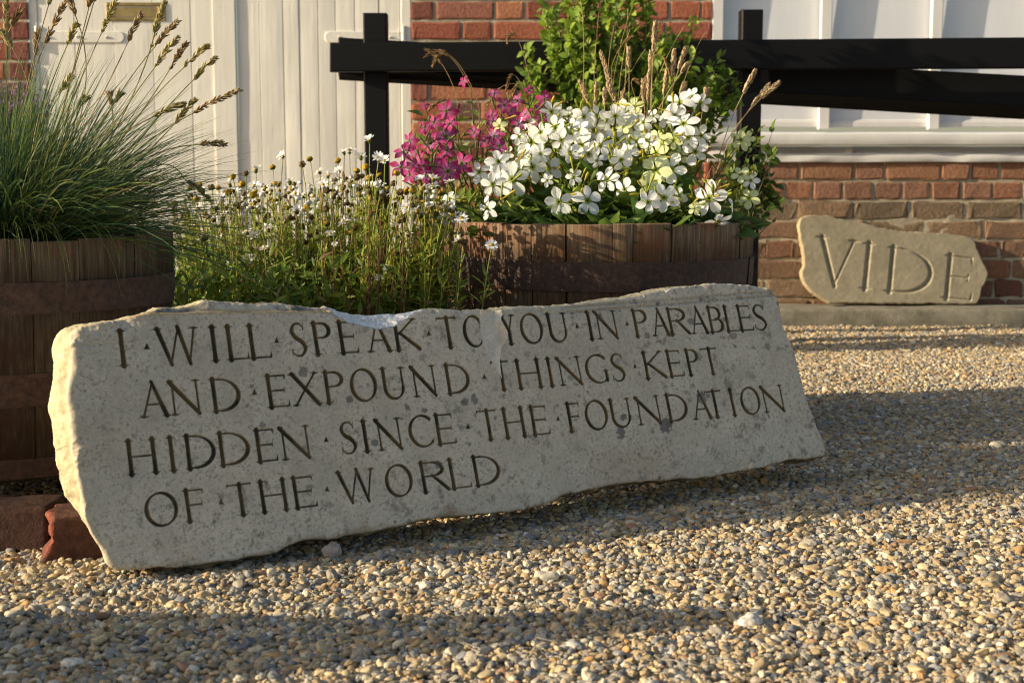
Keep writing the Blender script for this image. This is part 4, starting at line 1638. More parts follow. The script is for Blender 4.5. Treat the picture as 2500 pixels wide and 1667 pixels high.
def gravel_nodes():
    t = bpy.data.node_groups.new('gravel_scatter', 'GeometryNodeTree')
    t.interface.new_socket('Geometry', in_out='INPUT', socket_type='NodeSocketGeometry')
    t.interface.new_socket('Geometry', in_out='OUTPUT', socket_type='NodeSocketGeometry')
    nn, L = t.nodes, t.links
    gi, go = nn.new('NodeGroupInput'), nn.new('NodeGroupOutput')
    join = nn.new('GeometryNodeJoinGeometry')
    for k in range(10):
        ico = nn.new('GeometryNodeMeshIcoSphere')
        ico.inputs['Radius'].default_value = 1.0
        ico.inputs['Subdivisions'].default_value = 4
        pos = nn.new('GeometryNodeInputPosition')
        ad = nn.new('ShaderNodeVectorMath')
        ad.operation = 'ADD'
        ad.inputs[1].default_value = (k * 13.7, k * 5.1, k * 3.3)
        L.new(pos.outputs[0], ad.inputs[0])
        no = nn.new('ShaderNodeTexNoise')
        no.inputs['Scale'].default_value = 0.75 if k % 3 else 1.25
        no.inputs['Detail'].default_value = 1.2
        no.inputs['Roughness'].default_value = .45
        L.new(ad.outputs[0], no.inputs['Vector'])
        sb = nn.new('ShaderNodeVectorMath')
        sb.operation = 'SUBTRACT'
        sb.inputs[1].default_value = (.5, .5, .5)
        L.new(no.outputs['Color'], sb.inputs[0])
        sc = nn.new('ShaderNodeVectorMath')
        sc.operation = 'SCALE'
        sc.inputs['Scale'].default_value = 0.85 if k % 3 else 0.95
        L.new(sb.outputs[0], sc.inputs[0])
        sp = nn.new('GeometryNodeSetPosition')
        L.new(ico.outputs[0], sp.inputs['Geometry'])
        L.new(sc.outputs[0], sp.inputs['Offset'])
        ss = nn.new('GeometryNodeSetShadeSmooth')
        L.new(sp.outputs[0], ss.inputs[0])
        sm = nn.new('GeometryNodeSetMaterial')
        sm.inputs['Material'].default_value = M_PEB
        L.new(ss.outputs[0], sm.inputs[0])
        g2 = nn.new('GeometryNodeGeometryToInstance')
        L.new(sm.outputs[0], g2.inputs[0])
        L.new(g2.outputs[0], join.inputs[0])

    def na(name, typ):
        n = nn.new('GeometryNodeInputNamedAttribute')
        n.data_type = typ
        n.inputs[0].default_value = name
        return [o for o in n.outputs if o.enabled and o.name == 'Attribute'][0]

    io = nn.new('GeometryNodeInstanceOnPoints')
    io.inputs['Pick Instance'].default_value = True
    L.new(gi.outputs[0], io.inputs['Points'])
    L.new(join.outputs[0], io.inputs['Instance'])
    L.new(na('pick', 'INT'), io.inputs['Instance Index'])
    er = nn.new('FunctionNodeEulerToRotation')
    L.new(na('rot', 'FLOAT_VECTOR'), er.inputs[0])
    L.new(er.outputs[0], io.inputs['Rotation'])
    L.new(na('scl', 'FLOAT_VECTOR'), io.inputs['Scale'])
    L.new(io.outputs[0], go.inputs[0])
    return t


md = gravel.modifiers.new('scatter', 'NODES')
md.node_group = gravel_nodes()

# ------------------------------------------------------------------ plant builders (batches)
def unit(a):
    return a / np.maximum(np.linalg.norm(a, axis=-1, keepdims=True), 1e-9)


def bez(p0, p1, p2, K):
    t = np.linspace(0, 1, K)[None, :, None]
    return (1 - t) ** 2 * p0[:, None] + 2 * t * (1 - t) * p1[:, None] + t ** 2 * p2[:, None]


def ribbons(mb, path, width, col, face=None, seed=0):
    """path (N,K,3); width (N,K); col (N,3) or (N,K,3)"""
    d = unit(np.gradient(path, axis=1))
    if face is None:
        r = np.random.default_rng(seed).normal(size=(len(path), 1, 3))
        side = unit(np.cross(d, np.broadcast_to(r, d.shape)))
    else:
        side = unit(np.cross(d, np.broadcast_to(face, d.shape)))
    w = width[..., None] * .5
    p = np.stack([path - side * w, path + side * w], 2)
    c = np.asarray(col)
    if c.ndim == 2:
        c = np.broadcast_to(c[:, None], path.shape)
    mb.grid(p, col=np.broadcast_to(c[:, :, None], p.shape))


def tubes(mb, path, rad, col, n=5):
    d = unit(np.gradient(path, axis=1))
    ref = np.where(np.abs(d[..., 2:3]) < .9, np.array([0, 0, 1.0]), np.array([1.0, 0, 0]))
    a = unit(np.cross(d, ref))
    b = np.cross(d, a)
    t = np.linspace(0, 2 * PI, n + 1)
    ring = np.cos(t)[None, None, :, None] * a[:, :, None] + np.sin(t)[None, None, :, None] * b[:, :, None]
    rad = np.broadcast_to(rad, path.shape[:2])
    p = path[:, :, None] + ring * rad[..., None, None]
    c = np.asarray(col, float)
    if c.ndim == 1:
        c = np.broadcast_to(c, (len(path), 3))
    if c.ndim == 2:
        c = np.broadcast_to(c[:, None], path.shape)
    mb.grid(p, col=np.broadcast_to(c[:, :, None], p.shape), flip=True)


def leaves(mb, base, dirv, nrm, L, W, col, curl=0.2, fold=0.15, K=7, power=.8, tip=1.0, wave=0.0, tipcol=None):
    """ovate leaves; base/dirv/nrm (N,3); L, W (N,)"""
    dirv = unit(dirv)
    nrm = unit(nrm - dirv * np.sum(nrm * dirv, -1, keepdims=True))
    side = np.cross(dirv, nrm)
    t = np.linspace(0, 1, K)
    prof = np.sin(PI * t ** power) ** tip
    prof[0] = .06
    prof[-1] = .02
    N_ = len(base)
    cu = np.broadcast_to(np.asarray(curl, float), (N_,))[:, None]
    mid = base[:, None] + dirv[:, None] * (L[:, None] * t[None])[..., None] - nrm[:, None] * (cu * L[:, None] * t[None] ** 2)[..., None]
    w = W[:, None] * prof[None] * .5
    wv = wave * np.sin(t * 9)[None] * W[:, None]
    up = nrm[:, None] * (w * fold * 2)[..., None]
    l = mid - side[:, None] * w[..., None] + up + nrm[:, None] * wv[..., None]
    r = mid + side[:, None] * w[..., None] + up - nrm[:, None] * wv[..., None]
    p = np.stack([l, mid, r], 2)
    c = np.broadcast_to(np.asarray(col, float).reshape(-1, 1, 1, 3), p.shape).copy()
    c[:, :, 1] *= 1.12
    mb.grid(p, col=c)


def frame_to(z, spin=0.0):
    """rotation whose local +Z is z"""
    z = Vector(z).normalized()
    return z.to_track_quat('Z', 'Y').to_matrix() @ Matrix.Rotation(spin, 3, 'Z')


def place(o, parent, pos, R, s=1.0):
    """o.parent = parent; world position pos (parents here are unrotated Empties)"""
    o.parent = parent
    pl = wloc(parent)
    M = R.to_4x4()
    for i in range(3):
        for j in range(3):
            M[i][j] *= s
    M.translation = Vector(np.asarray(pos) - pl)
    o.matrix_local = M
    return o


def link(name, me):
    o = bpy.data.objects.new(name, me)
    COL.objects.link(o)
    return o


def spikelets(mb, path, n, L, W, spread, col, r):
    """seed head: small pointed grains set along a path (K,3)"""
    K = len(path)
    t = np.sort(r.uniform(0, 1, n))
    i = np.minimum((t * (K - 1)).astype(int), K - 2)
    f = (t * (K - 1) - i)[:, None]
    base = path[i] * (1 - f) + path[i + 1] * f
    ax = unit(path[i + 1] - path[i])
    rd = r.normal(size=(n, 3))
    rd = unit(rd - ax * np.sum(rd * ax, -1, keepdims=True))
    env = (np.sin(PI * np.clip(t * .92 + .06, 0, 1)) ** .7)[:, None]
    d = unit(ax + rd * spread)
    ll = (L * r.uniform(.7, 1.2, n))[:, None]
    b0 = base + rd * (0.0012 * env)
    b1 = b0 + d * ll * (.45 + .55 * env)
    m_ = (b0 + b1) / 2 + rd * .0006
    path3 = np.stack([b0, m_, b1], 1)
    rad = np.stack([np.full(n, W * .25), np.full(n, W * .5), np.full(n, W * .08)], 1)
    c = np.asarray(col)[None] * r.uniform(.6, 1.3, (n, 1))
    tubes(mb, path3, rad, c, 4)


# ------------------------------------------------------------------ fescue in the left barrel
r = np.random.default_rng(100)
gx0, gy0, gz0 = B1['c'][0] + .01, B1['c'][1] - .05, B1['z1'] - .035
grass = thing('ornamental_grass', (gx0, gy0, gz0), 'blue-green tuft of fescue grass with golden seed heads in the left half barrel', 'grass plant')
mb = MB()
n = 6500
ang = r.uniform(0, 2 * PI, n)
rad0 = .15 * np.sqrt(r.uniform(0, 1, n))
base = np.stack([gx0 + rad0 * np.cos(ang), gy0 + rad0 * np.sin(ang), np.full(n, gz0)], 1)
el = np.radians(np.clip(r.normal(48, 24, n) - 55 * (rad0 / .15) ** 2 + 28, -6, 88))
L_ = r.uniform(.22, .40, n) * (1 + .12 * np.cos(ang)) * (1 - .42 * smooth(.2, .8, np.sin(ang)))
a2 = ang + r.normal(0, .35, n)
el = np.maximum(el, np.radians(r.uniform(18, 40, n)) * smooth(-.1, -.6, np.sin(a2)))
d0 = np.stack([np.cos(a2) * np.cos(el), np.sin(a2) * np.cos(el), np.sin(el)], 1)
hh = np.stack([np.cos(a2), np.sin(a2), 0 * a2], 1)
droop = r.uniform(.0, .28, n)[:, None] * np.cos(el)[:, None]
p1 = base + d0 * L_[:, None] * .55 + np.array([0, 0, .05]) * np.cos(el)[:, None]
p2 = base + d0 * L_[:, None] * .9 + hh * L_[:, None] * .14 - np.array([0, 0, 1.0]) * droop * L_[:, None]
path = bez(base, p1, p2, 8)
tt_ = np.linspace(0, 1, 8)
w = (.0018 * r.uniform(.7, 1.2, n))[:, None] * (1 - .9 * tt_[None] ** 2.5)
bg = np.array([(.070, .14, .055), (.12, .19, .05), (.20, .26, .055), (.055, .11, .07), (.28, .27, .09)])[r.choice(5, n, p=[.34, .28, .14, .18, .06])] * r.uniform(.7, 1.3, (n, 1))
dead = r.random(n) < .07
bg[dead] = np.array((.42, .34, .17)) * r.uniform(.7, 1.2, (dead.sum(), 1))
w = w * np.where(r.random(n) < .2, 1.5, 1)[:, None]
ribbons(mb, path, w, bg, seed=1)
o = obj('foliage', mb, M_STALK, grass, base=(gx0, gy0, gz0))
o['kind'] = 'stuff'
# bent stray blades hanging over the rim
mb = MB()
n = 60
a2 = r.uniform(-2.7, -.3, n)
base = np.stack([gx0 + .2 * np.cos(a2), gy0 + .2 * np.sin(a2), np.full(n, gz0 + .03)], 1)
hh = np.stack([np.cos(a2), np.sin(a2), 0 * a2], 1)
p1 = base + hh * .14 + np.array([0, 0, .09])
p2 = base + hh * r.uniform(.13, .2, n)[:, None] - np.array([0, 0, 1.0]) * r.uniform(-.02, .10, n)[:, None]
path = bez(base, p1, p2, 8)
ribbons(mb, path, np.full((n, 8), .0018) * (1 - .8 * tt_[None] ** 2), np.array((.17, .20, .055))[None] * r.uniform(.7, 1.3, (n, 1)), seed=2)
o = obj('bent_blades', mb, M_STALK, grass, base=(gx0, gy0, gz0))
o['kind'] = 'stuff'
HEADS = [((310, 300), (450, 10)), ((460, 310), (525, 170)), ((695, 225), (800, 0)), ((875, 290), (965, 95)), ((1030, 330), (1130, 5)), ((1060, 320), (1220, 140)), ((1060, 460), (1215, 260)),
         ((1155, 485), (1275, 295)), ((1255, 465), (1420, 320)), ((1320, 550), (1475, 395)), ((1320, 775), (1640, 615)), ((1190, 850), (1340, 680)), ((1040, 805), (1260, 710)), ((1350, 990), (1540, 985)),
         ((400, 665), (495, 515)), ((525, 745), (600, 665)), ((765, 730), (750, 640)), ((780, 710), (830, 640)), ((240, 380), (260, 210)), ((45, 270), (45, 0)), ((75, 190), (150, 60)), ((95, 350), (5, 215)),
         ((520, 120), (470, 0)), ((605, 60), (620, 0)), ((1260, 1225), (1440, 1370)), ((-120, 250), (-180, 60)), ((-60, 100), (-40, -120)), ((640, 20), (690, -150)), ((330, 40), (390, -160))]
for i, (b, t) in enumerate(HEADS):
    Y = gy0 + r.uniform(-.12, .16)
    pb, pt = P(*Z1(*b), Y), P(*Z1(*t), Y)
    foot = np.array([gx0 + np.clip((pb[0] - gx0) * .22, -.1, .12) + r.uniform(-.03, .03), gy0 + r.uniform(-.06, .06), gz0])
    dh = unit(pt - pb)
    ctl = pb - dh * np.linalg.norm(pb - foot) * (.38 if i != 24 else .1)
    if i == 24:
        ctl = foot + np.array([.22, 0, .24])
    st = bez(foot[None], ctl[None], pb[None], 14)
    hd = bez(pb[None], ((pb + pt) / 2 + np.array([0, 0, .006]))[None], pt[None], 10)
    full = np.concatenate([st, hd[:, 1:]], 1)
    brown = r.random()
    sc_ = np.array((.24, .25, .07)) if brown < .55 else np.array((.36, .27, .11))
    mb = MB()
    tubes(mb, full, .0011, sc_[None], 5)
    so = obj('seed_stem', mb, M_STALK, grass, base=foot)
    mb = MB()
    hc = np.array((.56, .47, .20)) if r.random() < .6 else np.array((.50, .34, .17))
    ln = np.linalg.norm(pt - pb)
    spikelets(mb, hd[0], int(30 + 380 * ln), .0135, .0034, .55, hc, r)
    obj('seed_head', mb, M_HEAD, so, base=pb)

# ------------------------------------------------------------------ daisies between the barrels
W_ = [(1387, 120), (800, 225), (1215, 200), (1255, 190), (1330, 235), (1450, 240), (1490, 262), (622, 320), (610, 430), (480, 475), (390, 510), (590, 555), (850, 400), (890, 478), (945, 492), (1050, 332), (1110, 358), (1182, 325), (1055, 392), (1030, 552), (1095, 532), (1365, 430), (1410, 432), (1455, 432), (690, 465), (780, 462), (785, 508), (185, 488), (230, 582), (280, 602), (330, 652), (395, 630), (365, 698), (420, 568), (185, 712), (385, 792), (610, 768), (645, 752), (705, 722), (570, 925), (820, 905), (680, 852), (455, 962), (1030, 960), (1155, 842), (1245, 588), (1220, 668), (1400, 642), (985, 482), (1210, 425), (1075, 422), (1165, 463), (1730, 385), (1820, 383), (1925, 400), (1755, 435), (1815, 430), (1855, 512), (1640, 578), (1710, 598), (1805, 568), (1880, 578), (1940, 562), (1650, 753), (1555, 703), (1960, 638), (2010, 648), (1990, 798), (2215, 828), (1125, 753), (1465, 1062), (1525, 1003), (1575, 878), (1175, 998), (265, 458), (445, 418), (60, 588), (145, 518), (740, 573), (560, 738), (1850, 660), (1700, 700), (900, 600), (1330, 520), (1580, 470), (1290, 800), (520, 640), (980, 620)]
Y_ = [(465, 365), (735, 300), (985, 245), (752, 415), (870, 440), (600, 485), (1305, 325), (1455, 355), (1365, 300), (1325, 485), (1680, 460), (745, 530), (705, 535), (875, 575), (960, 575), (1265, 745), (1100, 680), (1005, 860), (1640, 460), (1880, 470), (220, 515), (240, 420), (1385, 375), (1845, 465), (830, 575), (440, 470), (1175, 255), (368, 440), (1575, 340), (530, 415)]
B_ = [(935, 280), (555, 340), (322, 435), (415, 470), (182, 440), (1305, 365), (1320, 440), (1550, 410), (700, 630), (755, 640), (625, 685), (995, 640), (1095, 580), (1100, 455), (1175, 530), (1155, 655), (1335, 605), (1405, 605), (1465, 670), (1290, 710), (1025, 735), (985, 760), (1060, 770), (930, 700), (160, 725), (130, 625), (285, 905), (1440, 545), (1515, 505), (1600, 465), (1725, 630), (1745, 520), (1925, 795), (2025, 805), (950, 810), (275, 780), (75, 545), (1265, 420), (855, 640), (1500, 600), (1560, 560), (1620, 650), (1680, 560), (1780, 680), (1830, 620), (1380, 760), (1230, 540), (500, 560), (350, 580)]
r = np.random.default_rng(200)
DY0, DY1 = 3.06, 3.48
dbase = np.array([-0.45, 3.16, 0.0])
daisy = thing('daisy_plant', dbase, 'bushy white daisies and brown spent heads growing between the two half barrels', 'flowering plant')


def daisy_mesh(name, seed, np_=19, up=.25, R=.0140):
    q = np.random.default_rng(seed)
    m = MB()
    a = np.arange(np_) * 2 * PI / np_ + q.normal(0, .07, np_)
    e = up + q.normal(0, .16, np_)
    d = np.stack([np.cos(a) * np.cos(e), np.sin(a) * np.cos(e), np.sin(e)], 1)
    nr = np.stack([-np.cos(a) * np.sin(e), -np.sin(a) * np.sin(e), np.cos(e)], 1)
    base = d * .003
    leaves(m, base, d, nr, R * q.uniform(.8, 1.08, np_), np.full(np_, .0052), np.array((.88, .87, .84)), curl=q.uniform(-.1, .3, np_), fold=.1, K=5, power=1.35, tip=.55)
    me_ = m.mesh(name)
    me_.materials.append(M_PETAL)
    return me_


def dome_mesh(name, seed, R, H, c0, c1, bumpy=.25):
    q = np.random.default_rng(seed)
    m = MB()
    nt, nr = 14, 9
    t = np.linspace(0, 2 * PI, nt + 1)
    ph = np.linspace(0, PI, nr)
    x = R * np.sin(ph)[:, None] * np.cos(t)[None]
    y = R * np.sin(ph)[:, None] * np.sin(t)[None]
    z = H * np.cos(ph)[:, None] + 0 * t[None]
    f = fbm(x * 900 + seed, y * 900, z * 900, seed, 2)
    k = 1 + bumpy * f
    c = np.array(c0) + (np.array(c1) - np.array(c0)) * np.clip(.5 + .9 * f, 0, 1)[..., None]
    low = smooth(.1 * H, -.3 * H, z)[..., None]
    c = c * (1 - low) + np.array((.10, .13, .04)) * low
    m.grid(np.stack([x * k, y * k, z * k], -1), col=c, flip=False)
    me_ = m.mesh(name)
    me_.materials.append(M_HEAD)
    return me_


DM = [daisy_mesh('daisy_petals', 10 + k, up=u) for k, u in enumerate((.35, .6, .8, 1.0, .5, .2))]
DC = [dome_mesh('daisy_eye', 30 + k, .0046, .0036, (.55, .33, .02), (.62, .42, .04)) for k in range(2)]
DCAL = dome_mesh('daisy_calyx', 35, .0042, .0045, (.10, .14, .04), (.14, .18, .05), .1)
SY = [dome_mesh('spent_yellow', 40 + k, .0078, .0062, (.42, .22, .015), (.60, .40, .03), .3) for k in range(3)]
SB = [dome_mesh('spent_brown', 50 + k, .0076, .0064, (.10, .062, .026), (.24, .155, .06), .4) for k in range(3)]
stem_from, stem_col = [], []


def daisy_root(h):
    return np.array([np.clip(h[0] * .86 + -.45 * .14 + r.normal(0, .02), -.76, .03), np.clip(h[1] + r.normal(0, .03), 3.0, 3.65 if h[0] < -.3 else 3.14), 0.0])


for kind, lst in (('daisy_flower', W_), ('yellow_seed_head', Y_), ('brown_seed_head', B_)):
    for (x, y) in lst:
        low = np.clip((y - 350) / 600, 0, 1)
        Y = DY0 + (DY1 - DY0) * np.clip(r.uniform(.15, 1.0) - .55 * low, 0, 1)
        if x > 1960:
            Y = 2.99
        Y = np.interp(x, [1150, 1650], [Y + .14, 3.04 + .2 * (Y - DY0)])
        h = P(*Z2(x, y), Y)
        up = np.array([r.normal(-.22, .30), r.normal(-.30, .3), 1.0])
        if kind == 'daisy_flower' and (x, y) in ((2215, 828), (1030, 960), (570, 925), (455, 962)):
            up = np.array([.1, -.8, .7])
        R_ = frame_to(up, r.uniform(0, 6))
        sc_ = r.uniform(.85, 1.12)
        if kind == 'daisy_flower':
            f_ = link(kind, DM[r.integers(0, 6)])
            place(f_, daisy, h, R_, sc_)
            e_ = link('flower_eye', DC[r.integers(0, 2)])
            e_.parent = f_
            e_.location = (0, 0, .0012)
            e_ = link('calyx', DCAL)
            e_.parent = f_
            e_.location = (0, 0, -.003)
        else:
            f_ = link(kind, (SY if kind[0] == 'y' else SB)[r.integers(0, 3)])
            place(f_, daisy, h, R_, sc_)
        stem_from.append(h - unit(up) * .003)
        stem_col.append(kind)
H_ = np.array(stem_from)
n0 = len(H_)
# more stems without a head worth seeing
ex = []
for i in range(240):
    x = r.uniform(40, 2000)
    top = np.interp(x, [0, 150, 400, 700, 900, 1400, 1600, 1850, 2050], [560, 520, 480, 420, 400, 330, 470, 470, 700])
    y = top + abs(r.normal(60, 130))
    ex.append(P(*Z2(x, min(y, 1100)), np.interp(x, [1150, 1650], [r.uniform(DY0 + .1, DY1 + .14), r.uniform(3.02, 3.13)])))
H_ = np.concatenate([H_, np.array(ex)])
root_ = np.array([daisy_root(h) for h in H_])
n = len(H_)
ctl = H_ * .35 + root_ * .65 + r.normal(0, .012, (n, 3)) + np.array([0, 0, 1.0]) * (H_[:, 2:3] * .28)
path = bez(root_, ctl, H_, 10)
sc0 = np.array([(.44, .45, .09), (.33, .39, .075), (.46, .39, .11), (.30, .19, .08)])[r.choice(4, n, p=[.42, .32, .16, .10])] * r.uniform(.8, 1.2, (n, 1))
mb = MB()
tubes(mb, path, .00105, sc0, 5)
o = obj('stems', mb, M_STALK, daisy, base=dbase)
o['kind'] = 'stuff'
mb = MB()
m_ = 26000
i = r.integers(0, n, m_)
t = r.uniform(0, .90, m_) ** 1.15
kk = np.minimum((t * 9).astype(int), 8)
f = (t * 9 - kk)[:, None]
bs = path[i, kk] * (1 - f) + path[i, kk + 1] * f
ax = unit(path[i, kk + 1] - path[i, kk])
rd = unit(r.normal(size=(m_, 3)))
dv = unit(ax * r.uniform(.3, 1.1, (m_, 1)) + rd)
hz_ = bs[:, 2]
ok = (r.random(m_) < np.interp(hz_, [0, .3, .42, .55, .62], [1, 1, .9, .42, .10]))
bs, dv, ax, rd, hz_ = bs[ok], dv[ok], ax[ok], rd[ok], hz_[ok]
k_ = len(bs)
L_ = r.uniform(.018, .048, k_) * np.interp(hz_, [.2, .5], [1.1, .7])
lc = np.array([(.27, .345, .05), (.37, .40, .06), (.18, .25, .04), (.44, .43, .075), (.28, .19, .08)])[r.choice(5, k_, p=[.34, .25, .22, .1, .09])] * r.uniform(.75, 1.25, (k_, 1))
leaves(mb, bs, dv, unit(ax + rd * .3), L_, L_ * r.uniform(.20, .34, k_), lc, curl=r.uniform(-.1, .4, k_), fold=.2, K=5, power=1.1)
# dense low growth
xl = 9000
bl = np.stack([r.uniform(-.80, -.15, xl), r.uniform(3.0, 3.55, xl), r.uniform(.16, .46, xl) * r.uniform(.7, 1, xl)], 1)
bl[:, 1] = np.where(bl[:, 0] > -.28, np.minimum(bl[:, 1], 3.12 + r.uniform(-.05, .03, xl)), bl[:, 1])
Ll = r.uniform(.018, .045, xl)
cl = np.array([(.18, .26, .04), (.13, .205, .035), (.27, .32, .05), (.22, .16, .06)])[r.choice(4, xl, p=[.4, .32, .2, .08])] * r.uniform(.7, 1.25, (xl, 1))
leaves(mb, bl, unit(r.normal(size=(xl, 3)) + np.array([0, -.2, .7])), r.normal(size=(xl, 3)) + np.array([-.3, -.4, .5]), Ll, Ll * r.uniform(.2, .34, xl), cl, curl=r.uniform(0, .4, xl), K=5)
# lobes: short side fingers
m2 = k_ // 2
ix = r.integers(0, k_, m2)
lb = bs[ix] + dv[ix] * (L_[ix] * r.uniform(.35, .8, m2))[:, None]
leaves(mb, lb, unit(dv[ix] + unit(r.normal(size=(m2, 3))) * .9), ax[ix], L_[ix] * .4, L_[ix] * .1, lc[ix], K=4)
o = obj('leaves', mb, M_LEAF, daisy, base=dbase)
o['kind'] = 'stuff'
# small buds and faded heads too many to count, deep in the clump
mb = MB()
for (c_, k__, sz) in (((.22, .15, .06), 120, .0058), ((.50, .36, .05), 60, .0052), ((.80, .79, .74), 110, .0060)):
    for _ in range(k__):
        x = r.uniform(60, 1960)
        top = np.interp(x, [0, 150, 400, 700, 900, 1400, 1600, 1850, 2050], [560, 500, 470, 410, 400, 350, 440, 440, 700])
        y = top + abs(r.normal(30, 140))
        h = P(*Z2(x, min(y, 1000)), np.interp(x, [1150, 1650], [r.uniform(DY0 + .05, DY1 + .1), r.uniform(3.01, 3.12)]))
        t = np.linspace(0, 2 * PI, 7)
        ph = np.linspace(0, PI, 5)
        q3 = np.stack([np.sin(ph)[:, None] * np.cos(t)[None], np.sin(ph)[:, None] * np.sin(t)[None], .7 * np.cos(ph)[:, None] + 0 * t[None]], -1)
        mb.grid(h + q3 * sz * r.uniform(.6, 1.15) * (1 + .3 * r.normal(size=(5, 7, 1))), col=np.array(c_) * r.uniform(.6, 1.2))
o = obj('small_buds', mb, M_HEAD, daisy, base=dbase)
o['kind'] = 'stuff'
# dead brown stalks in the middle
mb = MB()
n = 26
hx = np.array([P(*Z2(r.normal(1350, 190), r.uniform(560, 1000)), r.uniform(2.97, 3.1)) for _ in range(n)])
rt = hx * np.array([1, 1, 0]) + r.normal(0, .03, (n, 3)) * np.array([1, .5, 0])
path = bez(rt, (hx + rt) / 2 + r.normal(0, .025, (n, 3)), hx, 8)
tubes(mb, path, .001, np.array((.20, .10, .045))[None] * r.uniform(.7, 1.4, (n, 1)), 4)
o = obj('dead_stalks', mb, M_STALK, daisy, base=dbase)
o['kind'] = 'stuff'

# ------------------------------------------------------------------ tobacco flowers in the second barrel
def tobacco_mesh(name, seed, R, white=True, lilac=0.0):
    q = np.random.default_rng(seed)
    m = MB()
    K, M_ = 17, 7
    for k in range(5):
        a0 = k * 2 * PI / 5 + q.normal(0, .06)
        rr = R * q.uniform(.9, 1.08)
        t = np.linspace(0.0, 1, K)
        s = np.linspace(-1, 1, M_)
        if white:
            wd = np.interp(t, [0, .15, .3, .42, .55, .66, .76, .85, .92, .97, 1], [.05, .125, .215, .27, .305, .31, .285, .225, .15, .075, .012]) * q.uniform(.92, 1.08)
        else:
            wd = np.interp(t, [0, .15, .3, .45, .58, .7, .8, .9, .96, 1], [.05, .12, .205, .27, .275, .225, .155, .075, .035, .008])
        droop = q.uniform(-.12, .42)
        tw = q.normal(0, .12)
        x = rr * (.07 + .93 * t)[:, None] * np.ones(M_)[None]
        y = rr * wd[:, None] * s[None]
        z = rr * (-droop * (t[:, None] ** 2) + .10 * np.abs(s)[None] * wd[:, None] * 1.6 + .02 * np.sin(s[None] * 7 + t[:, None] * 5 + seed)) + y * tw
        ca, sa = math.cos(a0), math.sin(a0)
        p = np.stack([x * ca - y * sa, x * sa + y * ca, z + .002 * (k % 2)], -1)
        if white:
            tint = np.array([(.92, .915, .87), (.90, .91, .80), (.93, .93, .91)])[seed % 3]
            c = tint[None, None] * np.ones((K, M_, 1))
            rib = (np.exp(-(s / .10) ** 2)[None, :] * smooth(.95, .2, t)[:, None] * .16)[..., None]
            c = c * (1 - rib) + np.array((.72, .76, .45)) * rib
            if lilac > 0:
                c = c * np.array((.80, .86, .36)) * lilac + c * (1 - lilac)
            thr = smooth(.22, .08, t)[:, None, None]
            c = c * (1 - thr) + np.array((.34, .40, .05)) * thr
        else:
            c = np.array((.42, .022, .125))[None, None] * np.ones((K, M_, 1)) * q.uniform(.85, 1.1)
            inn = (smooth(.85, .1, t) * (.30 + lilac))[:, None, None]
            c = c * (1 - inn) + np.array((.56, .30, .62)) * inn
            vein = np.exp(-(s / .12) ** 2)[None, :, None] * .45
            c = c * (1 - vein) + np.array((.30, .02, .12)) * vein
            thr = smooth(.14, .06, t)[:, None, None]
            c = c * (1 - thr) + np.array((.22, .24, .07)) * thr
        m.grid(p, col=c)
    # throat
    t = np.linspace(0, 2 * PI, 11)
    for (r0, z0_, r1, z1_, c_) in ((.125, .022, .075, -.04, (.26, .33, .03)), (.075, -.04, .0, -.06, (.06, .075, .015))):
        a = np.stack([np.cos(t) * R * r0, np.sin(t) * R * r0, 0 * t + R * z0_], 1)
        b = np.stack([np.cos(t) * R * r1, np.sin(t) * R * r1, 0 * t + R * z1_], 1)
        m.grid(np.stack([a, b]), col=np.array(c_))
    me_ = m.mesh(name)
    me_.materials.append(M_PETAL)
    return me_


def tube_mesh(name, L, r0, r1, bend, c0, c1):
    m = MB()
    t = np.linspace(0, 1, 9)
    path = np.stack([bend * t ** 2 * L, 0 * t, -L * t], 1)
    rad = r0 + (r1 - r0) * t ** .4
    rad = rad + .0011 * np.exp(-((t - .93) / .06) ** 2)
    c = np.array(c0)[None] * (1 - t[:, None]) + np.array(c1)[None] * t[:, None]
    tubes(m, path[None], rad[None], c[None], 9)
    me_ = m.mesh(name)
    me_.materials.append(M_STALK)
    return me_


WM = [tobacco_mesh('white_petals', 60 + k, .029) for k in range(7)]
LM = [tobacco_mesh('lime_petals', 70 + k, .028, True, .8) for k in range(3)]
PM = [tobacco_mesh('pink_petals', 80 + k, .027, False, li) for k, li in enumerate((0, .15, .35, .05, .0, .25))]
LP_ = [tobacco_mesh('lilac_petals', 90, .026, False, .6)]
TW = [tube_mesh('white_tube', .045, .0032, .0018, b, (.50, .52, .20), (.22, .30, .05)) for b in (.1, .35, -.2)]
TP = [tube_mesh('pink_tube', .042, .003, .0018, b, (.34, .10, .16), (.17, .16, .07)) for b in (.1, .35, -.2)]

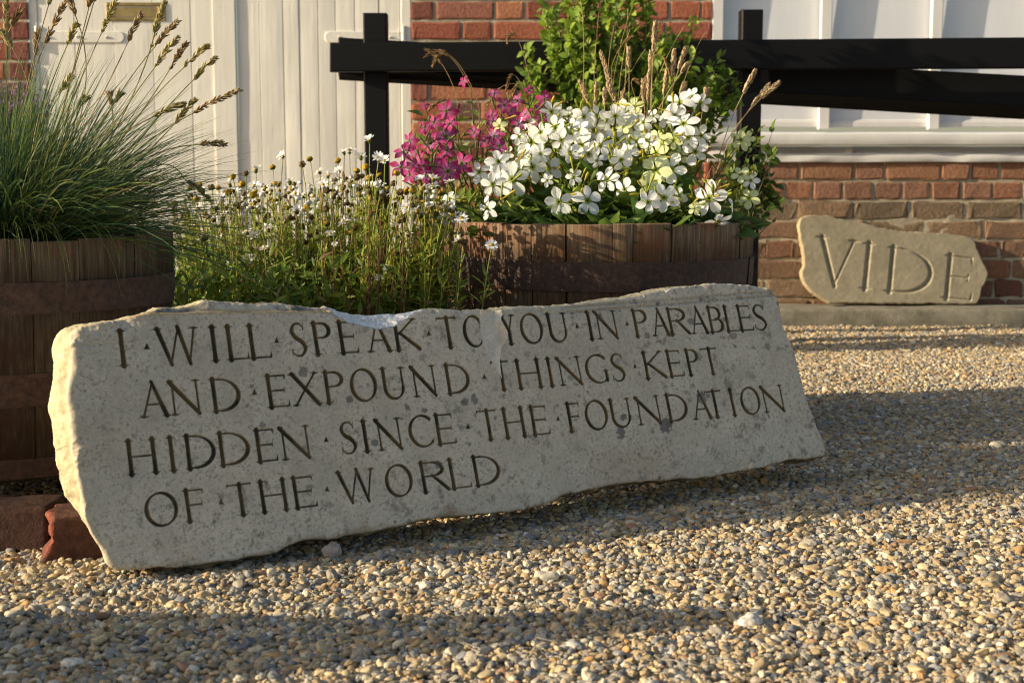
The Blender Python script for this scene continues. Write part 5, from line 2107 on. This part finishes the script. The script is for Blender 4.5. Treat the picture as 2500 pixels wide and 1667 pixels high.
WF = [(985, 487, 75), (870, 715, 90), (1085, 645, 68), (910, 455, 55), (785, 605, 65), (800, 660, 70), (1165, 475, 70), (1287, 505, 82), (1365, 415, 72), (1105, 305, 62), (1150, 850, 80), (1322, 840, 80), (1443, 715, 74), (1548, 775, 64), (1525, 595, 60), (1565, 545, 68), (1690, 850, 70), (1785, 825, 68), (1853, 825, 72), (1830, 655, 78), (1605, 400, 58), (1880, 250, 76), (1905, 378, 78), (1975, 545, 65), (1805, 350, 58), (2060, 828, 82), (2110, 965, 65), (720, 885, 70), (750, 745, 72), (670, 670, 58), (990, 640, 70), (1490, 330, 55), (1580, 330, 52), (1955, 210, 52), (2010, 450, 60), (2195, 880, 52), (1440, 360, 60), (1300, 335, 60), (1400, 510, 50), (960, 370, 45), (1240, 700, 42), (1500, 470, 55), (1220, 550, 60), (1040, 560, 55), (1380, 330, 50), (1690, 480, 50), (1720, 330, 40), (2310, 720, 50), (960, 560, 55), (1080, 720, 40), (1380, 600, 45), (830, 560, 45), (1660, 370, 50), (2010, 250, 45), (1250, 380, 45), (490, 830, 48), (1130, 400, 55), (1210, 330, 52), (1270, 420, 58), (1330, 560, 55), (1450, 560, 52), (1660, 430, 55), (1850, 330, 55), (1930, 460, 58), (1040, 430, 55), (930, 590, 58), (1540, 300, 50)]
LF = [(1735, 660, 85), (1740, 555, 80), (1750, 460, 58), (2250, 475, 65), (2250, 685, 60), (2300, 828, 60), (1605, 275, 50), (790, 390, 42), (1970, 890, 38), (1690, 750, 60), (1620, 485, 58), (1880, 565, 55), (2290, 470, 50), (1540, 400, 45), (1840, 480, 45)]
PF = [(465, 455, 66), (368, 490, 62), (475, 540, 62), (478, 665, 75), (565, 615, 66), (212, 548, 66), (195, 640, 55), (250, 690, 50), (345, 690, 55), (310, 590, 52), (395, 620, 52), (250, 480, 46), (290, 560, 46), (395, 370, 52), (340, 400, 48), (470, 300, 56), (490, 375, 50), (338, 268, 26), (575, 120, 30), (760, 195, 36), (790, 515, 50), (750, 365, 46), (820, 265, 42), (900, 240, 42), (1065, 230, 46), (970, 175, 30), (745, 325, 38), (880, 330, 46), (950, 320, 50), (1000, 390, 50), (910, 380, 42), (640, 430, 40), (1035, 280, 36), (700, 480, 40), (235, 610, 45), (440, 600, 46), (860, 300, 42), (270, 640, 45), (425, 500, 40), (800, 420, 44), (1040, 340, 44), (330, 630, 45)]
r = np.random.default_rng(300)
tw = thing('tobacco_plant', (bx2 + .1, 3.45, .47), 'white and lime tobacco flowers massed over broad leaves in the brown half barrel', 'flowering plant')
tp = thing('tobacco_plant', (bx2 - .22, 3.5, .47), 'magenta pink tobacco flowers leaning out on the left of the brown half barrel', 'flowering plant')
stems_w, stems_p = [], []


def put(lst, meshes, tubes_, plant, name, stems, depth):
    for (x, y, s) in lst:
        s = s * (1.34 if name[0] != 'p' else 1.42) * r.uniform(.78, 1.05)
        Y = depth(x, y) + r.uniform(-.06, .06)
        h = P(*Z3(x, y), Y)
        size = s / 2.476 / FPX * Y
        d = np.array([r.normal(-.22, .36), -1.0, r.normal(.16, .34)])
        if (x, y) == (2110, 965):
            d = np.array([.1, -.5, -.9])
        if (x, y) == (2195, 880):
            d = np.array([1.0, -.15, .1])
        d = unit(d)
        mesh = meshes[r.integers(0, len(meshes))]
        R0 = .028
        f_ = link(name, mesh)
        place(f_, plant, h, frame_to(d, r.uniform(0, 6.28)), size / R0)
        t_ = link('flower_tube', tubes_[r.integers(0, 3)])
        t_.parent = f_
        t_.location = (0, 0, -.001)
        stems.append(h - d * .045 * size / R0)


wd_ = lambda x, y: 3.22 + np.clip((880 - y) / 700, 0, 1) * .38 + np.clip((x - 2100) / 300, 0, 1) * .22
put(WF, WM, TW, tw, 'white_flower', stems_w, wd_)
put(LF, LM, TW, tw, 'lime_flower', stems_w, wd_)
pd_ = lambda x, y: 3.36 + np.clip((700 - y) / 600, 0, 1) * .30
put(PF, PM, TP, tp, 'pink_flower', stems_p, pd_)
put([(760, 452, 60)], LP_, TP, tp, 'lilac_flower', stems_p, pd_)


def bush(plant, heads, cx, cy, zb, nst, spread, topz, leafn, seed, pbase, big, tone, xr):
    q = np.random.default_rng(seed)
    H = np.array(heads)
    n = len(H)
    rt = np.stack([np.clip(H[:, 0] * .6 + cx * .4, cx - spread, cx + spread) + q.normal(0, .03, n), np.clip(H[:, 1] + .06, cy - .2, cy + .25) + q.normal(0, .03, n), np.full(n, zb)], 1)
    ctl = H * .4 + rt * .6 + q.normal(0, .02, (n, 3)) + np.array([0, -.0, .04])
    path = bez(rt, ctl, H, 9)
    m = MB()
    tubes(m, path, np.linspace(.003, .0017, 9)[None], np.array((.15, .19, .05))[None] * tone * q.uniform(.8, 1.2, (n, 1)), 6)
    # yellow-green buds
    nb = 340 if big else 90
    i = q.integers(0, n, nb)
    b0 = path[i, q.integers(5, 9, nb)] + np.array([0, -.03, .016])
    d = unit(np.stack([q.normal(.15, .6, nb), q.normal(-.5, .4, nb), q.normal(.6, .5, nb)], 1))
    L = q.uniform(.02, .05, nb)
    bp = b0[:, None] + d[:, None] * (L[:, None] * np.linspace(0, 1, 6)[None])[..., None]
    rr = np.array([.0011, .0016, .0019, .0022, .0038, .0022])[None] * q.uniform(.7, 1.15, (nb, 1))
    cb = np.array([(.42, .44, .06), (.28, .34, .06), (.52, .42, .05)])[q.choice(3, nb)]
    if not big:
        cb = np.array([(.20, .18, .08), (.34, .10, .15), (.22, .24, .07)])[q.choice(3, nb)]
    tubes(m, bp, rr, cb, 6)
    o_ = obj('stems', m, M_STALK, plant, base=pbase)
    o_['kind'] = 'stuff'
    m = MB()
    # large basal leaves, smaller ones up the stems
    nl = leafn
    a = q.uniform(-PI, 0.0, nl)
    a[: nl // 3] = q.uniform(-PI, PI, nl // 3)
    fr = np.sqrt(q.uniform(0, 1, nl))
    b = np.stack([cx + spread * fr * np.cos(a) * 1.05, cy + .29 * fr * np.sin(a), zb + (1 - fr) * q.uniform(0, topz, nl)], 1)
    d = unit(np.stack([np.cos(a) + q.normal(0, .4, nl), np.sin(a) * .9 + q.normal(0, .3, nl), q.uniform(.1, 1.0, nl)], 1))
    nn_ = unit(np.stack([q.normal(0, .25, nl) + .1, q.normal(-.35, .3, nl), np.ones(nl)], 1))
    L = q.uniform(.045, .105, nl) if big else q.uniform(.04, .08, nl)
    lc_ = np.array([(.09, .17, .03), (.13, .21, .035), (.065, .125, .03), (.18, .25, .045)])[q.choice(4, nl, p=[.35, .27, .25, .13])] * q.uniform(.8, 1.2, (nl, 1)) * tone
    leaves(m, b, d, nn_, L, L * q.uniform(.42, .62, nl), lc_, curl=q.uniform(.0, .26, nl), fold=.16, K=9, power=.85, wave=.03)
    nl = leafn * 4
    i = q.integers(0, n, nl)
    b = path[i, q.integers(2, 8, nl)] + q.normal(0, .008, (nl, 3))
    d = unit(np.stack([q.normal(0, .8, nl), q.normal(-.4, .7, nl), q.normal(.25, .6, nl)], 1))
    L = q.uniform(.014, .045, nl)
    lc_ = np.array([(.16, .23, .04), (.25, .30, .05), (.11, .17, .035)])[q.choice(3, nl)] * q.uniform(.8, 1.2, (nl, 1)) * tone
    leaves(m, b, d, q.normal(size=(nl, 3)) + np.array([0, -.3, 1.2]), L, L * q.uniform(.28, .45, nl), lc_, curl=q.uniform(0, .5, nl), K=6)
    o_ = obj('leaves', m, M_LEAF, plant, base=pbase)
    o_['kind'] = 'stuff'


bush(tw, stems_w, bx2 + .03, 3.48, .475, 0, .285, .20, 300, 310, (bx2 + .1, 3.45, .47), True, 1.0, 0)
bush(tp, stems_p, bx2 - .24, 3.52, .475, 0, .13, .16, 90, 320, (bx2 - .22, 3.5, .47), False, np.array((1.05, .95, 1.0)), 0)

# ------------------------------------------------------------------ dry meadow grass behind the flowers
r = np.random.default_rng(400)
dryg = thing('dry_grass', (bx2 + .1, 3.7, .47), 'straw-coloured dry grass stems with seed heads behind the white flowers', 'grass plant')
DG = [((1310, 380), (1325, 160)), ((1450, 560), (1460, 365)), ((1385, 680), (1410, 500)), ((1490, 500), (1545, 345)), ((1505, 530), (1555, 465)), ((1270, 730), (1285, 500)), ((1285, 500), (1295, 375)), ((1030, 700), (930, 370)), ((1040, 740), (985, 600)), ((890, 780), (900, 600)), ((1135, 490), (1135, 350)), ((1500, 690), (1535, 600)), ((1680, 700), (1690, 650)), ((1950, 680), (2040, 510)), ((2010, 770), (2140, 610)), ((2080, 710), (2210, 595)), ((850, 750), (785, 590)), ((1095, 750), (1090, 670)), ((960, 760), (965, 640)), ((1245, 760), (1235, 580)), ((1240, 690), (1260, 560))]
DROOP = [((470, 800), (330, 60), (255, 310)), ((430, 790), (300, 380), (255, 640)), ((440, 640), (350, 520), (290, 700)), ((420, 640), (215, 520), (105, 780)), ((60, 760), (-130, 230), (-345, 420)), ((60, 780), (-180, 200), (-280, 480)), ((-100, 700), (-190, 420), (-320, 360)), ((20, 780), (-180, 640), (-300, 790)), ((1180, 700), (1110, 520), (1210, 600)), ((1300, 420), (1380, 330), (1420, 520)), ((1010, 480), (1060, 310), (1160, 270))]
for (b, t) in DG:
    Y = 3.66 + r.uniform(-.08, .12)
    pb, pt = P(*ZT(*b), Y), P(*ZT(*t), Y)
    d = unit(pt - pb)
    foot = np.array([pb[0] - d[0] * .5 * max(.1, pb[2] - .47) / max(.3, d[2]), Y, .475])
    st = bez(foot[None], (pb - d * .4 * (pb[2] - .47))[None], pb[None], 8)
    hd = bez(pb[None], ((pb + pt) / 2)[None], pt[None], 8)
    mb = MB()
    tubes(mb, np.concatenate([st, hd[:, 1:]], 1), .0011, np.array((.46, .34, .17))[None] * r.uniform(.8, 1.2), 5)
    so = obj('seed_stem', mb, M_STALK, dryg, base=foot)
    mb = MB()
    spikelets(mb, hd[0], int(60 + 600 * np.linalg.norm(pt - pb)), .014, .0048, .5, (.62, .46, .27), r)
    obj('seed_head', mb, M_HEAD, so, base=pb)
for (b, c, t) in DROOP:
    Y = 3.62 + r.uniform(-.08, .1)
    pb, pc_, pt = P(*ZT(*b), Y), P(*ZT(*c), Y), P(*ZT(*t), Y)
    foot = np.array([pb[0] + r.normal(0, .02), Y, .475])
    st = np.concatenate([bez(foot[None], ((foot + pb) / 2)[None], pb[None], 4), bez(pb[None], pc_[None], pt[None], 14)[:, 1:]], 1)
    mb = MB()
    tubes(mb, st, .0009, np.array((.36, .24, .10))[None] * r.uniform(.8, 1.2), 5)
    so = obj('seed_stem', mb, M_STALK, dryg, base=foot)
    mb = MB()
    spikelets(mb, st[0, -7:], 42, .014, .0026, .30, (.34, .21, .09), r)
    obj('seed_head', mb, M_HEAD, so, base=st[0, -7])
mb = MB()
n = 13
pb = np.array([P(*ZT(r.normal(1000, 200), 780), 3.68) for _ in range(n)])
pt = np.array([P(*ZT(p, q_), 3.68) for p, q_ in zip(r.normal(980, 230, n), r.uniform(-60, 450, n))])
pt[:, 0] = pb[:, 0] + r.normal(.05, .06, n)
path = bez(pb - np.array([0, 0, .2]), (pb + pt) / 2 + r.normal(0, .01, (n, 3)), pt, 8)
tubes(mb, path, .0008, np.array((.46, .35, .13))[None] * r.uniform(.7, 1.2, (n, 1)), 5)
o = obj('bare_stems', mb, M_STALK, dryg, base=(bx2 + .1, 3.7, .47))
o['kind'] = 'stuff'

# ------------------------------------------------------------------ leafy shrub against the fence
def shrub(name, label, cat, base, blobs, nleaf, L0, L1, tone, seed, trail=(), ntip=150, thick=1.0):
    q = np.random.default_rng(seed)
    root = thing(name, base, label, cat)
    base = np.asarray(base, float)
    tips, wts = [], np.array([b[3] for b in blobs], float)
    ch = q.choice(len(blobs), ntip, p=wts / wts.sum())
    for i in ch:
        c, rx, rz, _ = blobs[i]
        d = unit(q.normal(size=3)) * q.uniform(.35, 1.0)
        tips.append(np.asarray(c) + d * np.array([rx, rx * .9, rz]))
    tips = np.array(tips)
    for t in trail:
        tips = np.concatenate([tips, np.asarray(t)[-1:]])
    n = len(tips)
    rt = base[None] + q.normal(0, .03, (n, 3)) * np.array([1, 1, 0])
    ctl = rt * .35 + tips * .65 + np.array([0, 0, .10]) + q.normal(0, .05, (n, 3))
    path = bez(rt, ctl, tips, 12)
    m = MB()
    tubes(m, path, np.linspace(.0045, .001, 12)[None] * thick, np.array((.13, .12, .05))[None] * q.uniform(.7, 1.2, (n, 1)), 5)
    o_ = obj('stems', m, M_STALK, root, base=base)
    o_['kind'] = 'stuff'
    m = MB()
    i = q.integers(0, n, nleaf)
    t = np.clip(q.beta(2.2, 1.0, nleaf), 0, .999) * 11
    k = t.astype(int)
    f_ = (t - k)[:, None]
    b = path[i, k] * (1 - f_) + path[i, k + 1] * f_
    ax = unit(path[i, k + 1] - path[i, k])
    rd = unit(q.normal(size=(nleaf, 3)))
    d = unit(ax * .6 + rd)
    nn_ = unit(np.array([-.45, -.5, .7])[None] + q.normal(0, .45, (nleaf, 3)))
    L = q.uniform(L0, L1, nleaf)
    c = np.array([(.17, .26, .03), (.23, .32, .035), (.12, .19, .03), (.29, .36, .045)])[q.choice(4, nleaf, p=[.36, .28, .2, .16])] * q.uniform(.75, 1.2, (nleaf, 1)) * tone
    leaves(m, b + rd * .006, d, nn_, L, L * q.uniform(.5, .72, nleaf), c, curl=q.uniform(0, .35, nleaf), fold=.14, K=6, power=.85)
    o_ = obj('leaves', m, M_LEAF, root, base=base)
    o_['kind'] = 'stuff'


YS = 4.95
sb = lambda x, y, Y=YS: PD(x, y, Y)
u_ = DS / FPX * YS
shrub('leafy_shrub', 'yellow-green small-leaved shrub growing up through the black fence', 'shrub', (PD(1440, 300, YS)[0], YS, 0.0),
      [(sb(1400, 40), 110 * u_, 100 * u_, 3), (sb(1480, 140), 110 * u_, 90 * u_, 3), (sb(1330, 130), 85 * u_, 85 * u_, 2.4), (sb(1300, 25), 80 * u_, 60 * u_, 1.6), (sb(1430, 230), 160 * u_, 70 * u_, 3), (sb(1260, 240), 90 * u_, 50 * u_, 1.2),
       (sb(1600, 190), 85 * u_, 70 * u_, 1.6), (sb(1670, 215), 40 * u_, 60 * u_, .7), (sb(1420, -80), 110 * u_, 90 * u_, 2.5), (sb(1560, 60), 60 * u_, 60 * u_, .8), (sb(1440, 420), 170 * u_, 140 * u_, 2.5), (sb(1660, 140), 24 * u_, 26 * u_, .35), (sb(1240, 110), 65 * u_, 90 * u_, 1.8), (sb(1590, 100), 65 * u_, 80 * u_, 1.2)], 9500, .020, .044, 1.15, 500)
YI = 3.98
u_ = DS / FPX * YI
shrub('trailing_creeper', 'dark green creeper trailing beside the black post, right of the half barrel', 'climbing plant', (PD(1690, 540, YI)[0], YI - .05, 0.44),
      [(PD(1745, 395, YI), 26 * u_, 60 * u_, 2), (PD(1765, 455, YI), 26 * u_, 32 * u_, 1.6), (PD(1725, 500, YI), 28 * u_, 40 * u_, 1.4), (PD(1700, 420, YI), 40 * u_, 80 * u_, 2), (PD(1790, 300, YI), 16 * u_, 14 * u_, .3), (PD(1720, 300, YI), 30 * u_, 40 * u_, .8)], 420, .018, .034, np.array((.55, .6, .7)), 520, (), 46, .4)

# ------------------------------------------------------------------ purple flowers far behind the grass, odd stones, straw
r = np.random.default_rng(600)
YP = 4.6
pp = PD(35, 215, YP)
pl = thing('lavender_plant', (pp[0], YP, 0.0), 'purple flowering plant half hidden behind the fescue grass by the door', 'flowering plant')
mb = MB()
n = 120
tp_ = np.array([PD(r.normal(22, 36), r.normal(240, 18), YP + r.normal(0, .08)) for _ in range(n)])
rt = np.array([pp[0], YP, 0])[None] + r.normal(0, .05, (n, 3)) * np.array([1, 1, 0])
path = bez(rt, rt * .4 + tp_ * .6 + np.array([0, 0, .1]), tp_, 9)
tubes(mb, path, .0018, np.array((.09, .10, .05))[None] * r.uniform(.7, 1.3, (n, 1)), 5)
k_ = 900
i = r.integers(0, n, k_)
bs = path[i, r.integers(2, 8, k_)]
leaves(mb, bs, r.normal(size=(k_, 3)) + np.array([0, 0, .4]), r.normal(size=(k_, 3)), r.uniform(.02, .05, k_), r.uniform(.006, .012, k_), np.array((.05, .06, .04))[None] * r.uniform(.7, 1.4, (k_, 1)))
o = obj('foliage', mb, M_LEAF, pl, base=(pp[0], YP, 0))
o['kind'] = 'stuff'
mb = MB()
k_ = 800
i = r.integers(0, n, k_)
bs = tp_[i] + r.normal(0, .012, (k_, 3))
leaves(mb, bs, r.normal(size=(k_, 3)), r.normal(size=(k_, 3)), r.uniform(.008, .016, k_), r.uniform(.005, .009, k_), np.array([(.20, .08, .20), (.13, .06, .10), (.28, .16, .30)])[r.choice(3, k_)], K=5)
o = obj('blossoms', mb, M_PETAL, pl, base=(pp[0], YP, 0))
o['kind'] = 'stuff'


def cobble(px, py, size, colr, label, seed, sq=(1, .9, .75), rough_=.12, zoff=0.5, group=None):
    q = np.random.default_rng(seed)
    m = MB()
    t = np.linspace(0, 2 * PI, 49)
    ph = np.linspace(0, PI, 25)
    v = np.stack([np.sin(ph)[:, None] * np.cos(t)[None], np.sin(ph)[:, None] * np.sin(t)[None], np.cos(ph)[:, None] + 0 * t[None]], -1)
    f = fbm(v[..., 0] * 1.3 + seed, v[..., 1] * 1.3, v[..., 2] * 1.3, seed, 3) + .2 * fbm(v[..., 0] * 7, v[..., 1] * 7, v[..., 2] * 7 + seed, seed, 3)
    v = np.sign(v) * np.abs(v) ** .85 * (1 + rough_ * 1.6 * f[..., None]) * np.array(sq) * size
    g_ = G(px, py, 0.0)
    c = np.array(colr)[None, None] * (1 + .3 * fbm(v[..., 0] * 120, v[..., 1] * 120, v[..., 2] * 120, seed + 1, 4)[..., None])
    cen = g_ + np.array([0, size * sq[1] * .6, size * sq[2] * zoff])
    m.grid(v + cen, col=np.clip(c, .02, .85))
    o_ = obj('cobble', m, M_SAND, None, base=(cen[0], cen[1], 0.0))
    return tag(o_, label, 'stone', group)


cobble(811, 1365, .0135, (.40, .33, .28), 'round pinkish cobble on the gravel below the lower edge of the inscribed slab', 31, (1, .9, 1.15), .22, .8)
cobble(1836, 1528, .0135, (.50, .46, .40), 'pale grey angular flint lying on the sunlit gravel', 32, (1.2, .9, .8), .2, .5)
cobble(1334, 1418, .015, (.58, .50, .38), 'cream flattish stone on the gravel in front of the slab', 33, (1.3, .9, .6), .16, .5)
cobble(942, 1510, .010, (.09, .09, .10), 'small black pebble on the sunlit gravel', 34, (1.3, .9, .8), .08, .5)
cobble(2210, 1332, .012, (.42, .25, .12), 'flat orange-brown stone on the gravel at the sunny side', 35, (1.6, .9, .5), .16, .5)
mb = MB()
n = 300
x = r.uniform(-.75, 1.25, n)
y = r.uniform(1.65, 3.6, n)
a = r.uniform(0, PI, n)
L_ = r.uniform(.012, .05, n)
d = np.stack([np.cos(a), np.sin(a), 0 * a], 1)
b = np.stack([x, y, np.full(n, .0105)], 1)
ok = ((x - BLp[0]) * hz[0] + (y - BLp[1]) * hz[1]) > .02
path = bez(b, b + d * L_[:, None] * .5 + r.normal(0, .004, (n, 3)), b + d * L_[:, None] + np.array([0, 0, .001]), 6)[ok]
tubes(mb, path, .0006, np.array((.50, .45, .36))[None] * r.uniform(.7, 1.2, (len(path), 1)), 4)
tag(obj('straw', mb, M_STALK, None), 'thin pale bits of dry stalk scattered over the gravel', 'straw', kind='stuff')

# ------------------------------------------------------------------ unseen tapering stone, added and shaped to throw a shadow band on the front gravel
m = MB()
ph = np.linspace(0, 1, 40)
t = np.linspace(0, 2 * PI, 61)
rr = np.interp(ph, [0, .3, .5, .65, .76, .92, 1.0], [.19, .175, .155, .085, .064, .045, .0])
zz = ph * .56
f = fbm(np.cos(t)[None] * 1.6, np.sin(t)[None] * 1.6, zz[:, None] * 7, 77, 4)
R = rr[:, None] * (1 + .16 * f)
scx, scy = -1.30, 1.625
m.grid(np.stack([scx + R * np.cos(t)[None], scy + R * np.sin(t)[None], zz[:, None] + 0 * t[None]], -1), col=np.array((.40, .35, .28)))
tag(obj('unseen_shade_stone', m, M_SAND, None, base=(scx, scy, 0)), 'unseen rough tapering stone added at the near edge of the yard to cast shade', 'unseen shade caster')

# ------------------------------------------------------------------ unseen planter and bush, added on the left to shade the grass barrel
barrel(-1.86, 2.50, .325, 0.0, .47, [(0.33, 0.385, 2.0), (0.17, 0.225, 1.0), (0.01, 0.05, 4.0)], 8,
       'unseen brown half barrel planter added to shade the fescue barrel, holding a low leafy bush', nst=22, turn=.5, rb=.86)
shrub('unseen_shade_bush', 'unseen low dark green bush added in the leftmost half barrel to cast shade', 'shrub', (-1.86, 2.50, .43),
      [((-1.86, 2.5, .56), .27, .15, 1)], 2600, .025, .05, .8, 700)
